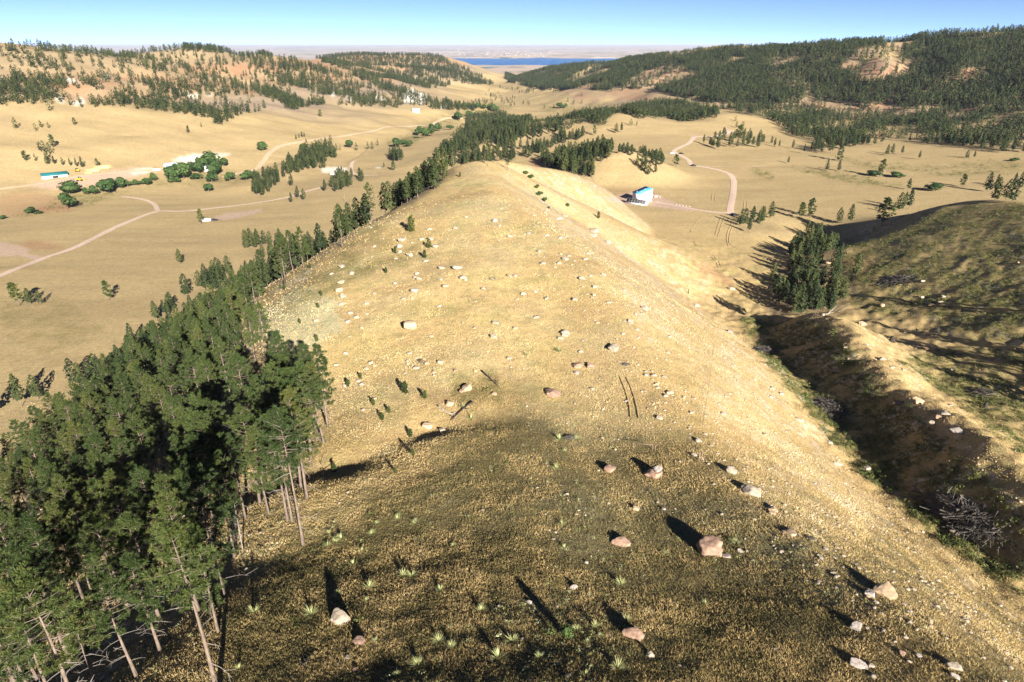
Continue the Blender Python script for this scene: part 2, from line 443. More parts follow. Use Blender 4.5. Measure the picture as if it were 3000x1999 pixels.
a_green = np.zeros_like(X_)        # fresh or shrubby dark green growth
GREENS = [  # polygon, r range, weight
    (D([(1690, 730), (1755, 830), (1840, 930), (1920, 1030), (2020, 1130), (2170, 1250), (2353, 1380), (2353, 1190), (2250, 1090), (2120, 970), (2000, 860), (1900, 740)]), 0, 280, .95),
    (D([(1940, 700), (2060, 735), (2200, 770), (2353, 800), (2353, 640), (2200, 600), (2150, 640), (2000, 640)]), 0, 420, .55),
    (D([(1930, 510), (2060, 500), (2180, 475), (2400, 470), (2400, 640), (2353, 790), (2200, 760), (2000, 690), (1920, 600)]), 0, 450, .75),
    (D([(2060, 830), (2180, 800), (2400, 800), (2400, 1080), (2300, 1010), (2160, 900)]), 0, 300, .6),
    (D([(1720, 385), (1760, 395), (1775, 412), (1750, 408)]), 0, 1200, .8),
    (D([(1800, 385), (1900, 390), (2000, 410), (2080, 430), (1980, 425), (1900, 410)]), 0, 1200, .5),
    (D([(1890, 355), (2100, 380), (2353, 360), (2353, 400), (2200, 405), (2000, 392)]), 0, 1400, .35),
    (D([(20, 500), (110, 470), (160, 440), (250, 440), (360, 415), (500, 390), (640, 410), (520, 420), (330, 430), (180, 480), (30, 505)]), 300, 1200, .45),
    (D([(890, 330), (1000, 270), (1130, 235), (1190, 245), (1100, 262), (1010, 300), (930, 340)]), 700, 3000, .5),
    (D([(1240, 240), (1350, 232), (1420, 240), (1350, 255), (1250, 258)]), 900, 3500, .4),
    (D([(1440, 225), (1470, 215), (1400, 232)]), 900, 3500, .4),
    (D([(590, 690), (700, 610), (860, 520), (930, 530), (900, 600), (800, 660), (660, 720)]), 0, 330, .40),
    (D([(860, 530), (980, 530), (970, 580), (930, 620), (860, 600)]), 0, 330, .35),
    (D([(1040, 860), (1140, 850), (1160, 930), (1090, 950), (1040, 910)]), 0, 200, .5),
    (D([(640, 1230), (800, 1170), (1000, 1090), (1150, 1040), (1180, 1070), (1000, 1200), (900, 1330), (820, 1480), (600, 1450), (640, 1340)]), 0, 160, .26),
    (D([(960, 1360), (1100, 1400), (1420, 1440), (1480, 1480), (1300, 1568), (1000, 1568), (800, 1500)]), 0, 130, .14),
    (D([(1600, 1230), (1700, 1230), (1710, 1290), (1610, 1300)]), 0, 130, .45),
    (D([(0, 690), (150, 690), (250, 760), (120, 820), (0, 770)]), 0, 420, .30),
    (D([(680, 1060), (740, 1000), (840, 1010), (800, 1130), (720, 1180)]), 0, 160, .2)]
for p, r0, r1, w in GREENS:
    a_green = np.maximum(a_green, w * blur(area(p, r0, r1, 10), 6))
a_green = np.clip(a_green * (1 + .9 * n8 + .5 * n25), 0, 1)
a_sage = blur(area(D([(570, 720), (620, 680), (700, 660), (770, 690), (790, 740), (720, 800), (640, 800), (600, 760)]), 0, 200, 18), 14)
a_sage = np.clip(a_sage * 1.3 + np.clip(.35 * n25 + .1, 0, .4) * (_RG < 350) * (np.abs(X_) < 60), 0, 1)
a_tan = blur(area(D([(1180, 480), (1350, 540), (1450, 660), (1560, 850), (1640, 1000), (1800, 1150), (2000, 1300), (2353, 1568), (2353, 1290), (2100, 1150), (1980, 1000), (1820, 840), (1690, 700), (1500, 560), (1330, 480)]), 0, 420, 15), 12)
# bare ground: pale pads, pinkish gravel, red cuts
a_pink = np.zeros_like(X_)
for p, r0, r1 in [
    ([(-20, 712), (19, 710), (80, 727), (91, 734), (70, 739), (96, 748), (131, 752), (118, 761), (102, 764), (88, 758), (51, 750), (-20, 751)], 200, 600),
    ([(1770, 580), (1830, 570), (1850, 562), (1905, 570), (1930, 572), (1957, 586), (1997, 600), (2042, 614), (2026, 620), (1946, 610), (1899, 602), (1840, 600), (1790, 590)], 300, 900),
    ([(620, 640), (660, 625), (720, 620), (760, 612), (770, 618), (720, 634), (660, 645)], 300, 900),
    ([(2026, 398), (2036, 395), (2050, 400), (2040, 406), (2024, 408)], 500, 1400),
    ([(2122, 391), (2130, 380), (2150, 383), (2145, 392), (2126, 398)], 500, 1400),
    ([(60, 545), (200, 520), (330, 500), (420, 490), (440, 505), (380, 525), (300, 540), (170, 555)], 500, 1400)]:
    a_pink = np.maximum(a_pink, blur(area(p, r0, r1, 3), 1))
a_pink[_RG > 500] *= .85
a_white = np.zeros_like(X_)
for p in [
    [(507, 473), (542, 457), (606, 452), (680, 450), (640, 463), (574, 482)],
    [(160, 283), (172, 280), (188, 294), (186, 302), (166, 297)], [(204, 300), (228, 297), (236, 287), (248, 290), (246, 302), (220, 309)],
    [(543, 274), (580, 275), (582, 285), (565, 290), (548, 284)], [(0, 228), (14, 228), (12, 242), (0, 244)], [(596, 272), (620, 276), (618, 282), (600, 280)],
    [(1178, 288), (1195, 262), (1212, 260), (1226, 272), (1250, 276), (1244, 290), (1238, 306), (1210, 300), (1190, 304)], [(1096, 281), (1124, 285), (1126, 296), (1104, 293)],
    [(1015, 280), (1028, 284), (1026, 296), (1016, 292)], [(970, 270), (984, 272), (982, 282), (970, 280)], [(1288, 312), (1314, 310), (1310, 318), (1290, 320)],
    [(178, 232), (210, 230), (232, 240), (205, 243)], [(300, 224), (322, 224), (318, 232), (302, 231)], [(940, 493), (1010, 490), (1022, 500), (950, 507)], [(1100, 490), (1120, 488), (1112, 496)],
    [(380, 503), (440, 492), (450, 500), (390, 512)]]:
    a_white = np.maximum(a_white, blur(area(p, 300, 3200, 4), 1))
# weathered strata on the far hills: reddish near the top, pale grey lower down
hillL = (_RG > 1150) & (_RG < 3600) & (X_ < 150)
za = Z_ + 9 * n80 + 9 * n400
band = np.exp(-((za + 50) / 13) ** 2) + .55 * np.exp(-((za + 72) / 6) ** 2)
a_red = np.where(hillL, np.clip(band * (.75 + .9 * n80), 0, 1) * .95, 0)
a_grey = np.where(hillL, np.clip(np.exp(-((za + 88) / 10) ** 2) * (.7 + .8 * n80) + .45, 0, 1) * sstep(-128, -112, Z_), 0)
a_grey = np.where((_RG > 1150) & (_RG < 3600) & (X_ >= 150), np.clip((SLOPE - .10) * 4, 0, .9) * (.7 + n80), a_grey)
a_red = np.where((_RG > 1150) & (_RG < 3600) & (X_ >= 150), np.clip((SLOPE - .22) * 5, 0, .75) * np.clip(.5 + 1.2 * n80, 0, 1), a_red)
for p, r0, r1, w in [
    (D([(1640, 615), (1690, 650), (1680, 665), (1600, 620), (1590, 600)]), 0, 450, .55), (D([(1930, 595), (2010, 600), (2000, 612), (1935, 606)]), 0, 450, .9),
    (D([(0, 450), (70, 440), (160, 455), (180, 480), (80, 490), (0, 500)]), 300, 1000, .45), (D([(60, 478), (170, 470), (165, 485), (75, 492)]), 300, 1000, .8),
    (D([(40, 566), (70, 552), (110, 558), (160, 572), (80, 574)]), 200, 800, .7), (D([(1210, 370), (1245, 360), (1262, 370), (1230, 385)]), 300, 900, .9),
    (D([(2000, 310), (2040, 302), (2045, 315), (2000, 318)]), 500, 1600, .8), (D([(1380, 440), (1440, 430), (1500, 440), (1560, 460), (1440, 448)]), 300, 900, .35)]:
    a_red = np.maximum(a_red, w * blur(area(p, r0, r1, 6), 2))
a_rock = np.clip((SLOPE - .42) * 5, 0, 1) * (_RG < 500) * np.clip(.5 + n8, 0, 1)
a_rock = np.maximum(a_rock, .75 * np.clip(.35 + 1.5 * n8, 0, 1) * blur(area(D([(1180, 375), (1260, 385), (1330, 420), (1400, 470), (1340, 460), (1250, 420), (1200, 400)]), 0, 600, 8), 6))
a_rock = np.maximum(a_rock, .6 * np.clip(.1 + 1.8 * n8, 0, 1) * blur(area(D([(1330, 540), (1420, 640), (1520, 640), (1640, 700), (1700, 690), (1480, 560), (1380, 500)]), 0, 500, 8), 6))
a_plain = sstep(5200, 7000, _RG)
# brown grass and weeds on the near ridge, darkened further by painted shade
a_brown_dim = blur(area(D([(480, 1900), (520, 1400), (700, 1260), (1000, 1090), (1180, 900), (1300, 1010), (1480, 1000), (1640, 1080), (1790, 1230), (1960, 1420), (2130, 1640), (2130, 1900)]), 0, 170, 30), 140)
a_brown_dim = np.clip(a_brown_dim * (1.1 + .4 * n25 + .4 * n8), 0, 1) * .74
a_brown_dim = np.maximum(a_brown_dim, np.clip(.40 * blur(area(D([(1900, 1290), (2050, 1180), (2200, 1270), (2420, 1400), (2420, 1900), (2000, 1900), (2080, 1560)]), 0, 170, 25), 40) * (1 + .8 * n25 + .6 * n8), 0, 1))  # lens corner darkening of the lower right flank, painted as a browner tone
a_rim = blur(area([(1480, 600), (1700, 740), (1850, 900), (2010, 1130), (2230, 1390), (2750, 1840), (2620, 1990), (2100, 1440), (1880, 1180), (1740, 950), (1600, 790), (1420, 630)], 0, 420, 12), 3)
a_litter = np.zeros_like(X_)


me = new_mesh("ground", gverts, gfaces, 4, smooth=True)
for k, v in (("green", a_green), ("sage", a_sage), ("tan", a_tan), ("pink", a_pink), ("white", a_white), ("red", a_red), ("grey", a_grey), ("rock", a_rock), ("plain", a_plain), ("brown", a_brown_dim), ("field", np.maximum(sstep(330, 480, _RG), sstep(-60, -110, X_) * (_RG < 500) * (Z_ < -95))), ("litter", a_litter)):
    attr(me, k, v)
ground_o = tag(link("ground", me), kind="structure")

m, t, b = mat("dry grass ground"); h = NT_(t); P = h.pos()
A = lambda s: h.att(s).outputs["Fac"]
big = h.noise(P, .012, 5, .6); mid = h.noise(P, .07, 4, .6); clump = h.noise(P, .55, 4, .62); fine = h.noise(P, 2.6, 3, .65); grain = h.noise(P, 9.0, 2, .6)
c = h.ramp(big, [(.32, (.41, .305, .15)), (.48, (.51, .375, .18)), (.66, (.56, .425, .215))])
c = h.mix(h.ramp(mid, [(.42, 0.0), (.64, .75)]), c, (.40, .285, .15))
c = h.mix(h.ramp(mid, [(.30, .6), (.46, 0.0)]), c, (.33, .30, .12))
c = h.mix(h.math('MULTIPLY', A("tan"), .5), c, (.48, .34, .175))
c = h.mix(h.ramp(h.noise(P, .21, 5, .6), [(.50, 0.0), (.66, .62)]), c, (.30, .265, .125))
c = h.mix(h.ramp(h.noise(P, .33, 4, .6), [(.60, 0.0), (.70, .55)]), c, (.40, .29, .185))
c = h.mix(A("brown"), c, h.mix(clump, (.070, .054, .028), (.125, .098, .048)))  # brown grass colour, also carries the painted near and corner darkening
c = h.mix(A("litter"), c, h.mix(clump, (.13, .098, .062), (.21, .165, .105)))
fmix = h.mix(h.noise(P, .035, 5, .65), (.36, .275, .15), (.45, .345, .185))
str_m = h.n('ShaderNodeMapping'); str_m.inputs['Scale'].default_value = (.010, .045, .02); h.l(P, str_m.inputs[0])
fmix = h.mix(h.ramp(h.noise(str_m.outputs[0], 1.0, 6, .65), [(.42, 0.0), (.62, .7)]), fmix, (.31, .235, .125))
fmix = h.mix(h.ramp(h.noise(P, .16, 4, .6), [(.52, 0.0), (.68, .45)]), fmix, (.27, .225, .11))
c = h.mix(h.math('MULTIPLY', A("field"), .8), c, fmix)
c = h.mix(h.math('MULTIPLY', A("sage"), .6), c, (.45, .45, .31))
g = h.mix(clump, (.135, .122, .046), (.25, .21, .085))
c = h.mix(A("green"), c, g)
rk = h.mix(fine, (.36, .29, .22), (.60, .52, .43))
c = h.mix(h.math('MULTIPLY', A("rock"), h.ramp(clump, [(.45, .1), (.58, 1.0)])), c, rk)
c = h.mix(A("grey"), c, h.mix(mid, (.235, .178, .122), (.35, .275, .205)))
c = h.mix(A("red"), c, h.mix(mid, (.30, .165, .092), (.42, .255, .15)))
c = h.mix(A("pink"), c, h.mix(fine, (.42, .30, .235), (.52, .385, .31)))
c = h.mix(A("white"), c, h.mix(clump, (.62, .55, .46), (.80, .75, .68)))
# far plain: big fields and darker tree belts
vor = h.n("ShaderNodeTexVoronoi"); vor.inputs["Scale"].default_value = .0011
mp = h.n("ShaderNodeMapping"); mp.inputs["Scale"].default_value = (1, .55, 0); h.l(P, mp.inputs[0]); h.l(mp.outputs[0], vor.inputs["Vector"])
sep = h.n("ShaderNodeSeparateColor"); h.l(vor.outputs["Color"], sep.inputs[0])
fld = h.ramp(sep.outputs[0], [(.0, (.50, .40, .31)), (.45, (.44, .34, .27)), (.75, (.36, .30, .25)), (.9, (.24, .26, .19)), (1, (.55, .46, .36))])
belt = h.noise(mp.outputs[0], .0022, 6, .62)
fld = h.mix(h.ramp(belt, [(.55, 0.0), (.62, .9)]), fld, (.07, .085, .06))
c = h.mix(A("plain"), c, fld)
# grass clumps: small true colour differences between stems, litter and bare soil
k = h.ramp(fine, [(.30, .62), (.52, 1.0), (.75, 1.22)]); k2 = h.ramp(grain, [(.30, .68), (.52, 1.0), (.74, 1.25)]); k3 = h.ramp(clump, [(.3, .80), (.55, 1.0), (.75, 1.12)])
c = h.mix(1.0, c, k, 'MULTIPLY'); c = h.mix(1.0, c, k2, 'MULTIPLY'); c = h.mix(1.0, c, k3, 'MULTIPLY')
h.l(c, b.inputs["Base Color"]); b.inputs["Roughness"].default_value = .95; b.inputs["Specular IOR Level"].default_value = .1
bp = h.n("ShaderNodeBump"); bp.inputs["Strength"].default_value = .75; bp.inputs["Distance"].default_value = .22
hh = h.math('ADD', h.math('MULTIPLY', fine, .55), h.math('ADD', h.math('MULTIPLY', clump, .9), h.math('MULTIPLY', grain, .25)))
h.l(hh, bp.inputs["Height"]); h.l(bp.outputs[0], b.inputs["Normal"])
me.materials.append(m)

# ------------------------------------------------------------------ lake
lm, t, b = mat("lake water"); h = NT_(t)
b.inputs["Base Color"].default_value = (.001, .105, .33, 1); b.inputs["Roughness"].default_value = .5; b.inputs["Specular IOR Level"].default_value = .03
th = np.linspace(-.16, .20, 40); rr_ = np.linspace(5600, 13800, 30)
lv = np.array([(r * math.sin(a), r * math.cos(a), LAKE_Z) for r in rr_ for a in th])
li = np.arange(len(lv)).reshape(30, 40)
lf = np.stack([li[:-1, :-1], li[:-1, 1:], li[1:, 1:], li[1:, :-1]], -1).reshape(-1, 4)[:, ::-1]
lc = lv[lf].mean(1); keep = lake_mask(lc[:, 0], lc[:, 1])
# keep the sheet of water only where the basin is (with a margin that stays under the shores)
u_, v_, _ = project(lc[:, 0], lc[:, 1], lc[:, 2]); ok = (u_ > 1270) & (u_ < 1870)
o = link("lake", new_mesh("lake", lv, lf[ok].ravel(), 4, lm)); tag(o, kind="structure")

# ------------------------------------------------------------------ roads: strips draped on the sheet
road_m = simple("pinkish gravel road", (.50, .375, .30), .95, .2, .6)
track_m = simple("dusty track", (.44, .33, .225), .95, .2, .5)
def road(px, width, mt, name="road", rmin=None):
    pts = []
    for u, v in px:
        pts.append(hit(u, v))
    p = spline([(a, b_, c_) for a, b_, c_ in pts], 8)
    # even spacing
    d = np.r_[0, np.cumsum(np.hypot(*np.diff(p[:, :2], axis=0).T))]; n = max(4, int(d[-1] / 3.0))
    s = np.linspace(0, d[-1], n); x = np.interp(s, d, p[:, 0]); y = np.interp(s, d, p[:, 1])
    tx, ty = np.gradient(x), np.gradient(y); L = np.hypot(tx, ty) + 1e-9
    nx, ny = -ty / L, tx / L
    w = width * (1 + .12 * perlin(s / 25, s * 0, 88))
    V = []
    for q in (-.5, -.17, .17, .5):
        X, Y = x + nx * w * q, y + ny * w * q
        V.append(np.c_[X, Y, ground(X, Y) + (.22 if abs(q) < .3 else .12)])
    V = np.stack(V, 1).reshape(-1, 3); i = np.arange(n * 4).reshape(n, 4)
    f = np.stack([i[:-1, :-1], i[:-1, 1:], i[1:, 1:], i[1:, :-1]], -1).reshape(-1, 4)
    return tag(link(name, new_mesh(name, V, f.ravel(), 4, mt, smooth=True)), kind="structure")
road([(-30, 819), (0, 808), (131, 756), (223, 724), (319, 676), (399, 641), (456, 621), (478, 619), (542, 619), (638, 609), (749, 595), (836, 580), (884, 566), (940, 550)], 5.2, road_m)
road([(462, 618), (453, 600), (427, 587), (383, 579), (357, 577)], 4.2, road_m)
road([(1108, 513), (1069, 514), (1036, 509), (1029, 488), (1035, 474), (1045, 472)], 4.2, road_m)
road([(-20, 556), (60, 547), (128, 537), (191, 524), (287, 511), (383, 503), (478, 494)], 5.0, track_m, "dirt_track")
road([(650, 520), (700, 508), (750, 495), (769, 476), (791, 448), (823, 428), (893, 414), (973, 403), (1069, 389), (1228, 368), (1286, 355), (1314, 346), (1356, 347), (1404, 341)], 6.5, track_m, "dirt_track")
road([(2143, 632), (2140, 612), (2147, 575), (2150, 545), (2149, 528), (2138, 511), (2106, 499), (2058, 489), (2026, 484), (2017, 470), (1991, 454), (1974, 444), (1988, 434), (2017, 421), (2034, 402)], 5.0, road_m)
road([(2036, 401), (2060, 400), (2090, 400), (2122, 393), (2138, 386)], 4.5, road_m)
road([(2144, 620), (2130, 624), (2106, 624), (2042, 615), (1978, 603), (1920, 592)], 4.2, road_m)
road([(2058, 489), (2100, 489), (2180, 490), (2250, 486)], 1.6, track_m, "dirt_track")

rut_m = simple("worn wheel rut", (.35, .262, .13), .95, .3, .8)
for px, w in [([(1816, 1105), (1830, 1140), (1842, 1180), (1847, 1225)], .3), ([(1835, 1107), (1850, 1140), (1862, 1180), (1871, 1228)], .3),
              ([(2122, 638), (2112, 665), (2103, 694)], .6), ([(2111, 640), (2102, 665), (2095, 690)], .6), ([(2154, 652), (2142, 675), (2136, 700), (2140, 718), (2168, 732)], .6),
              ([(2146, 652), (2134, 675), (2129, 700), (2134, 722)], .6), ([(2083, 753), (2099, 769), (2107, 788)], .6), ([(2093, 753), (2108, 770), (2114, 786)], .6), ([(2057, 633), (2040, 652), (2026, 672), (2023, 682)], .6),
              ([(2040, 705), (2033, 712), (2044, 722)], .6), ([(2088, 566), (2084, 590)], .7), ([(2097, 566), (2093, 590)], .7), ([(2190, 590), (2186, 620)], .7), ([(2181, 590), (2178, 618)], .7)]:
    road(px, w, rut_m, "wheel_track")
# ------------------------------------------------------------------ trees
fol_m, t, b = mat("pine needles"); h = NT_(t)
oi = h.n("ShaderNodeObjectInfo"); ti = h.att("tint").outputs["Fac"]
f = h.math('ADD', h.math('MULTIPLY', oi.outputs["Random"], .75), h.math('MULTIPLY', ti, .35), True)
c = h.ramp(f, [(.0, (.020, .036, .010)), (.45, (.034, .054, .013)), (.8, (.052, .070, .016)), (1, (.080, .086, .022))])
h.l(c, b.inputs["Base Color"]); b.inputs["Roughness"].default_value = .7; b.inputs["Specular IOR Level"].default_value = .25
ft_m, t, b = mat("far pine needles"); h = NT_(t)
c = h.ramp(h.att("tint").outputs["Fac"], [(.0, (.015, .025, .010)), (.5, (.027, .038, .013)), (1, (.048, .057, .019))])
h.l(c, b.inputs["Base Color"]); b.inputs["Roughness"].default_value = .8; b.inputs["Specular IOR Level"].default_value = .15
bark_m, t, b = mat("pine bark"); h = NT_(t); P = h.pos()
mp = h.n("ShaderNodeMapping"); mp.inputs["Scale"].default_value = (6, 6, 1.2); h.l(P, mp.inputs[0])
c = h.mix(h.ramp(h.noise(mp.outputs[0], 1.0, 4), [(.35, 0.0), (.65, 1.0)]), (.095, .070, .054), (.20, .152, .120))
c = h.mix(h.att("dead").outputs["Fac"], c, (.24, .21, .19))
h.l(c, b.inputs["Base Color"]); b.inputs["Roughness"].default_value = .9
leaf_m, t, b = mat("broad leaves"); h = NT_(t)
oi = h.n("ShaderNodeObjectInfo")
f = h.math('ADD', h.math('MULTIPLY', oi.outputs["Random"], .5), h.math('MULTIPLY', h.att("tint").outputs["Fac"], .5), True)
c = h.ramp(f, [(.0, (.018, .042, .011)), (.5, (.032, .062, .016)), (1, (.065, .098, .024))])
h.l(c, b.inputs["Base Color"]); b.inputs["Roughness"].default_value = .65; b.inputs["Specular IOR Level"].default_value = .25
twig_m = simple("grey dead wood", (.40, .36, .32), .9, .35, 3.0)

class MB:
    """collects tris in numpy"""
    def __init__(s): s.v = []; s.f = []; s.n = 0; s.a = []
    def add(s, v, f, a=0.0):
        v = np.asarray(v, float); s.v.append(v); s.f.append(np.asarray(f) + s.n); s.n += len(v)
        s.a.append(np.broadcast_to(np.asarray(a, float), (len(v),)))
    def tube(s, pts, rad, k=6, a=0.0, cap=True):
        pts = np.asarray(pts, float); n = len(pts)
        rad = np.broadcast_to(np.asarray(rad, float), (n,))
        tg = np.gradient(pts, axis=0); tg /= np.linalg.norm(tg, axis=1)[:, None] + 1e-9
        up = np.array((0, 0, 1.0)) if abs(tg[0, 2]) < .8 else np.array((1.0, 0, 0))
        s1 = np.cross(tg, up); s1 /= np.linalg.norm(s1, axis=1)[:, None] + 1e-9; s2 = np.cross(tg, s1)
        an = np.arange(k) * 2 * np.pi / k
        V = pts[:, None] + rad[:, None, None] * (np.cos(an)[None, :, None] * s1[:, None] + np.sin(an)[None, :, None] * s2[:, None])
        V = V.reshape(-1, 3); i = np.arange(n * k).reshape(n, k); j = np.roll(i, -1, 1)
        q = np.stack([i[:-1], j[:-1], j[1:], i[1:]], -1).reshape(-1, 4)
        f = np.vstack([q[:, [0, 1, 2]], q[:, [0, 2, 3]]])
        if cap:
            V = np.vstack([V, pts[-1:], pts[:1]])
            f = np.vstack([f, np.c_[i[-1], j[-1], np.full(k, n * k)], np.c_[j[0], i[0], np.full(k, n * k + 1)]])
        s.add(V, f, a)
    def mesh(s, name, mt, aname=None, smooth=False):
        me = new_mesh(name, np.vstack(s.v), np.vstack(s.f).ravel(), 3, mt, smooth=smooth)
        if aname: attr(me, aname, np.concatenate(s.a))
        return me
def rand_dirs(n, r):
    z = r.uniform(-1, 1, n); a = r.uniform(0, 2 * np.pi, n); q = np.sqrt(1 - z * z)
    return np.c_[q * np.cos(a), q * np.sin(a), z]
def sprays(c, ax, size, n, width, r, up=.35):
    """n narrow needle sprays bursting from each centre c along its branch axis"""
    m = len(c)
    C = np.repeat(c, n, 0); A = np.repeat(ax, n, 0); S = np.repeat(np.broadcast_to(size, (m,)), n)
    d = rand_dirs(m * n, r) + .55 * A; d[:, 2] += up; d /= np.linalg.norm(d, axis=1)[:, None]
    L = S * r.uniform(.6, 1.15, m * n)
    sd = np.cross(d, rand_dirs(m * n, r)); sd /= np.linalg.norm(sd, axis=1)[:, None] + 1e-9
    w = (L * width)[:, None]
    o = C + rand_dirs(m * n, r) * (S * .18)[:, None]
    v = np.stack([o - sd * w * .5, o + d * L[:, None] * .55 + sd * w, o + d * L[:, None], o + d * L[:, None] * .5 - sd * w], 1).reshape(-1, 3)
    k = np.arange(m * n)[:, None] * 4
    f = np.vstack([k + np.array([[0, 1, 2]]), k + np.array([[0, 2, 3]])])
    return v, f
def pine_proto(seed, H, base=.3, wid=.17, nb=64, cl=5, ns=12, size=.5, dead=10, taper=1.0, width=.17, dens_bare=True):
    """ponderosa pine: bare lower trunk with dead limbs, layered clumpy crown. returns crown mesh, trunk mesh"""
    r = np.random.default_rng(seed)
    tr, cr = MB(), MB()
    lean = r.normal(0, .018, 2); zz = np.linspace(0, 1, 9)
    bend = r.normal(0, .012 * H, (2,))
    cx = lambda q: lean[0] * H * q + bend[0] * np.sin(q * 3.1); cy = lambda q: lean[1] * H * q + bend[1] * np.sin(q * 2.6)
    rad = .0125 * H * (1 - zz * .93) * (1 + .35 * np.exp(-zz * 18))
    tr.tube(np.c_[cx(zz), cy(zz), zz * H - .35 * (zz == 0)], rad, 7)
    C, AX, TI = [], [], []
    for i in range(nb):
        q = base + (1 - base) * ((i + r.random()) / nb) ** .92
        if q > .985: q = .985
        s = (q - base) / (1 - base)
        prof = np.interp(s, [0, .12, .3, .55, .8, 1], [.50, .85, 1.0, .92, .66, .22]) ** taper
        L = H * wid * prof * r.uniform(.6, 1.2)
        an = i * 2.399 + r.normal(0, .5)
        tilt = np.interp(s, [0, .4, 1], [-.18, .12, .85]) + r.normal(0, .16)
        u = np.array((math.cos(an) * math.cos(tilt), math.sin(an) * math.cos(tilt), math.sin(tilt)))
        p0 = np.array((cx(q), cy(q), q * H)); tt = np.linspace(0, 1, 4)
        pts = p0 + np.outer(tt * L, u); pts[:, 2] += .10 * L * tt ** 2
        tr.tube(pts, np.linspace(.0028 * H, .0008 * H, 4) * (.6 + .6 * (1 - s)), 3, .15, False)
        nc = max(2, int(round(cl * (.5 + .6 * prof))))
        for k in range(nc):
            e = .38 + .62 * (k + r.random() * .8) / nc
            side = np.cross(u, (0, 0, 1)); side /= np.linalg.norm(side) + 1e-9
            C.append(p0 + u * L * e + side * r.normal(0, .16) * L * (.4 + e) + np.array((0, 0, .10 * L * e * e + r.normal(0, .05) * L))); AX.append(u); TI.append(r.random())
    top = np.array((cx(1), cy(1), H))
    for k in range(5): C.append(top + r.normal(0, .012 * H, 3) - np.array((0, 0, .02 * H * k))); AX.append(np.array((0, 0, 1.0))); TI.append(r.random())
    C, AX, TI = np.array(C), np.array(AX), np.array(TI)
    sz = size * (.75 + .5 * r.random(len(C)))
    v, f = sprays(C, AX, sz, ns, width, r)
    cr.add(v, f, np.repeat(TI, ns * 4))
    for i in range(dead):                                   # dead lower limbs
        q = r.uniform(.12, base + .12); an = r.uniform(0, 6.28); L = H * wid * r.uniform(.4, .95)
        u = np.array((math.cos(an), math.sin(an), r.uniform(-.35, .2))); p0 = np.array((cx(q), cy(q), q * H)); tt = np.linspace(0, 1, 5)
        pts = p0 + np.outer(tt * L, u); pts[:, 2] -= .28 * L * tt ** 2; pts[:, :2] += r.normal(0, .04 * L, (5, 2)) * tt[:, None]
        tr.tube(pts, np.linspace(.0022 * H, .0006 * H, 5), 3, 1.0, False)
        for _ in range(2):
            e = r.uniform(.4, .9); p1 = p0 + u * L * e; p1[2] -= .28 * L * e * e; w2 = rand_dirs(1, r)[0] * .3 * L + u * .2 * L
            tr.tube([p1, p1 + w2 * .5, p1 + w2], [.0013 * H, .001 * H, .0005 * H], 3, 1.0, False)
    return cr.mesh("crown", fol_m, "tint"), tr.mesh("trunk", bark_m, "dead", True)
def snag_proto(seed, H):
    r = np.random.default_rng(seed); tr = MB()
    zz = np.linspace(0, 1, 8); tr.tube(np.c_[zz * .3, zz * 0 + .1 * np.sin(zz * 3), zz * H - .3 * (zz == 0)], .013 * H * (1 - .9 * zz), 6, .8)
    for i in range(34):
        q = r.uniform(.2, .98); an = r.uniform(0, 6.28); L = H * .16 * r.uniform(.4, 1) * (1.1 - q * .7); u = np.array((math.cos(an), math.sin(an), r.uniform(-.1, .5)))
        p0 = np.array((zz[0] + q * .3, .1 * math.sin(q * 3), q * H)); tt = np.linspace(0, 1, 4)
        pts = p0 + np.outer(tt * L, u); pts[1:, :2] += r.normal(0, .05 * L, (3, 2)); tr.tube(pts, np.linspace(.003 * H, .0006 * H, 4), 3, 1.0, False)
        p1 = pts[2]; tr.tube([p1, p1 + rand_dirs(1, r)[0] * .4 * L], [.0012 * H, .0005 * H], 3, 1.0, False)
    return tr.mesh("trunk", bark_m, "dead", True)
def leafy_proto(seed, nl=900, flat=.85, lobes=9):
    """broadleaf crown about 1 m across and 1 m tall (scaled later): lobes of leaf-sized faces with gaps"""
    r = np.random.default_rng(seed); cr = MB()
    cs = rand_dirs(lobes, r) * r.uniform(.12, .30, (lobes, 1)) * np.array((1, 1, .8)) + np.array((0, 0, .55)); cs[0] = (0, 0, .62)
    rs = r.uniform(.14, .27, lobes)
    n = nl; li = r.integers(0, lobes, n); d = rand_dirs(n, r)
    p = cs[li] + d * (rs[li] * r.uniform(.72, 1.08, n))[:, None]; p[:, 2] = np.maximum(p[:, 2], .06)
    nn = d + .5 * rand_dirs(n, r); nn /= np.linalg.norm(nn, axis=1)[:, None]
    s1 = np.cross(nn, rand_dirs(n, r)); s1 /= np.linalg.norm(s1, axis=1)[:, None]; s2 = np.cross(nn, s1)
    L = r.uniform(.035, .075, n)[:, None]
    v = np.stack([p - s1 * L, p + s2 * L * .8, p + s1 * L, p - s2 * L * .8], 1).reshape(-1, 3)
    k = np.arange(n)[:, None] * 4; f = np.vstack([k + np.array([[0, 1, 2]]), k + np.array([[0, 2, 3]])])
    cr.add(v, f, np.repeat(r.random(lobes)[li] * .6 + .4 * r.random(n), 4))
    tr = MB(); tr.tube([(0, 0, -.05), (.01, 0, .2), (0, .02, .45)], [.03, .024, .015], 6)
    for i in range(lobes): tr.tube([(0, .01, .25), cs[i] * .6 + np.array((0, 0, .12)), cs[i]], [.014, .009, .004], 4, .3, False)
    return cr.mesh("crown", leaf_m, "tint"), tr.mesh("trunk", bark_m, "dead", True)
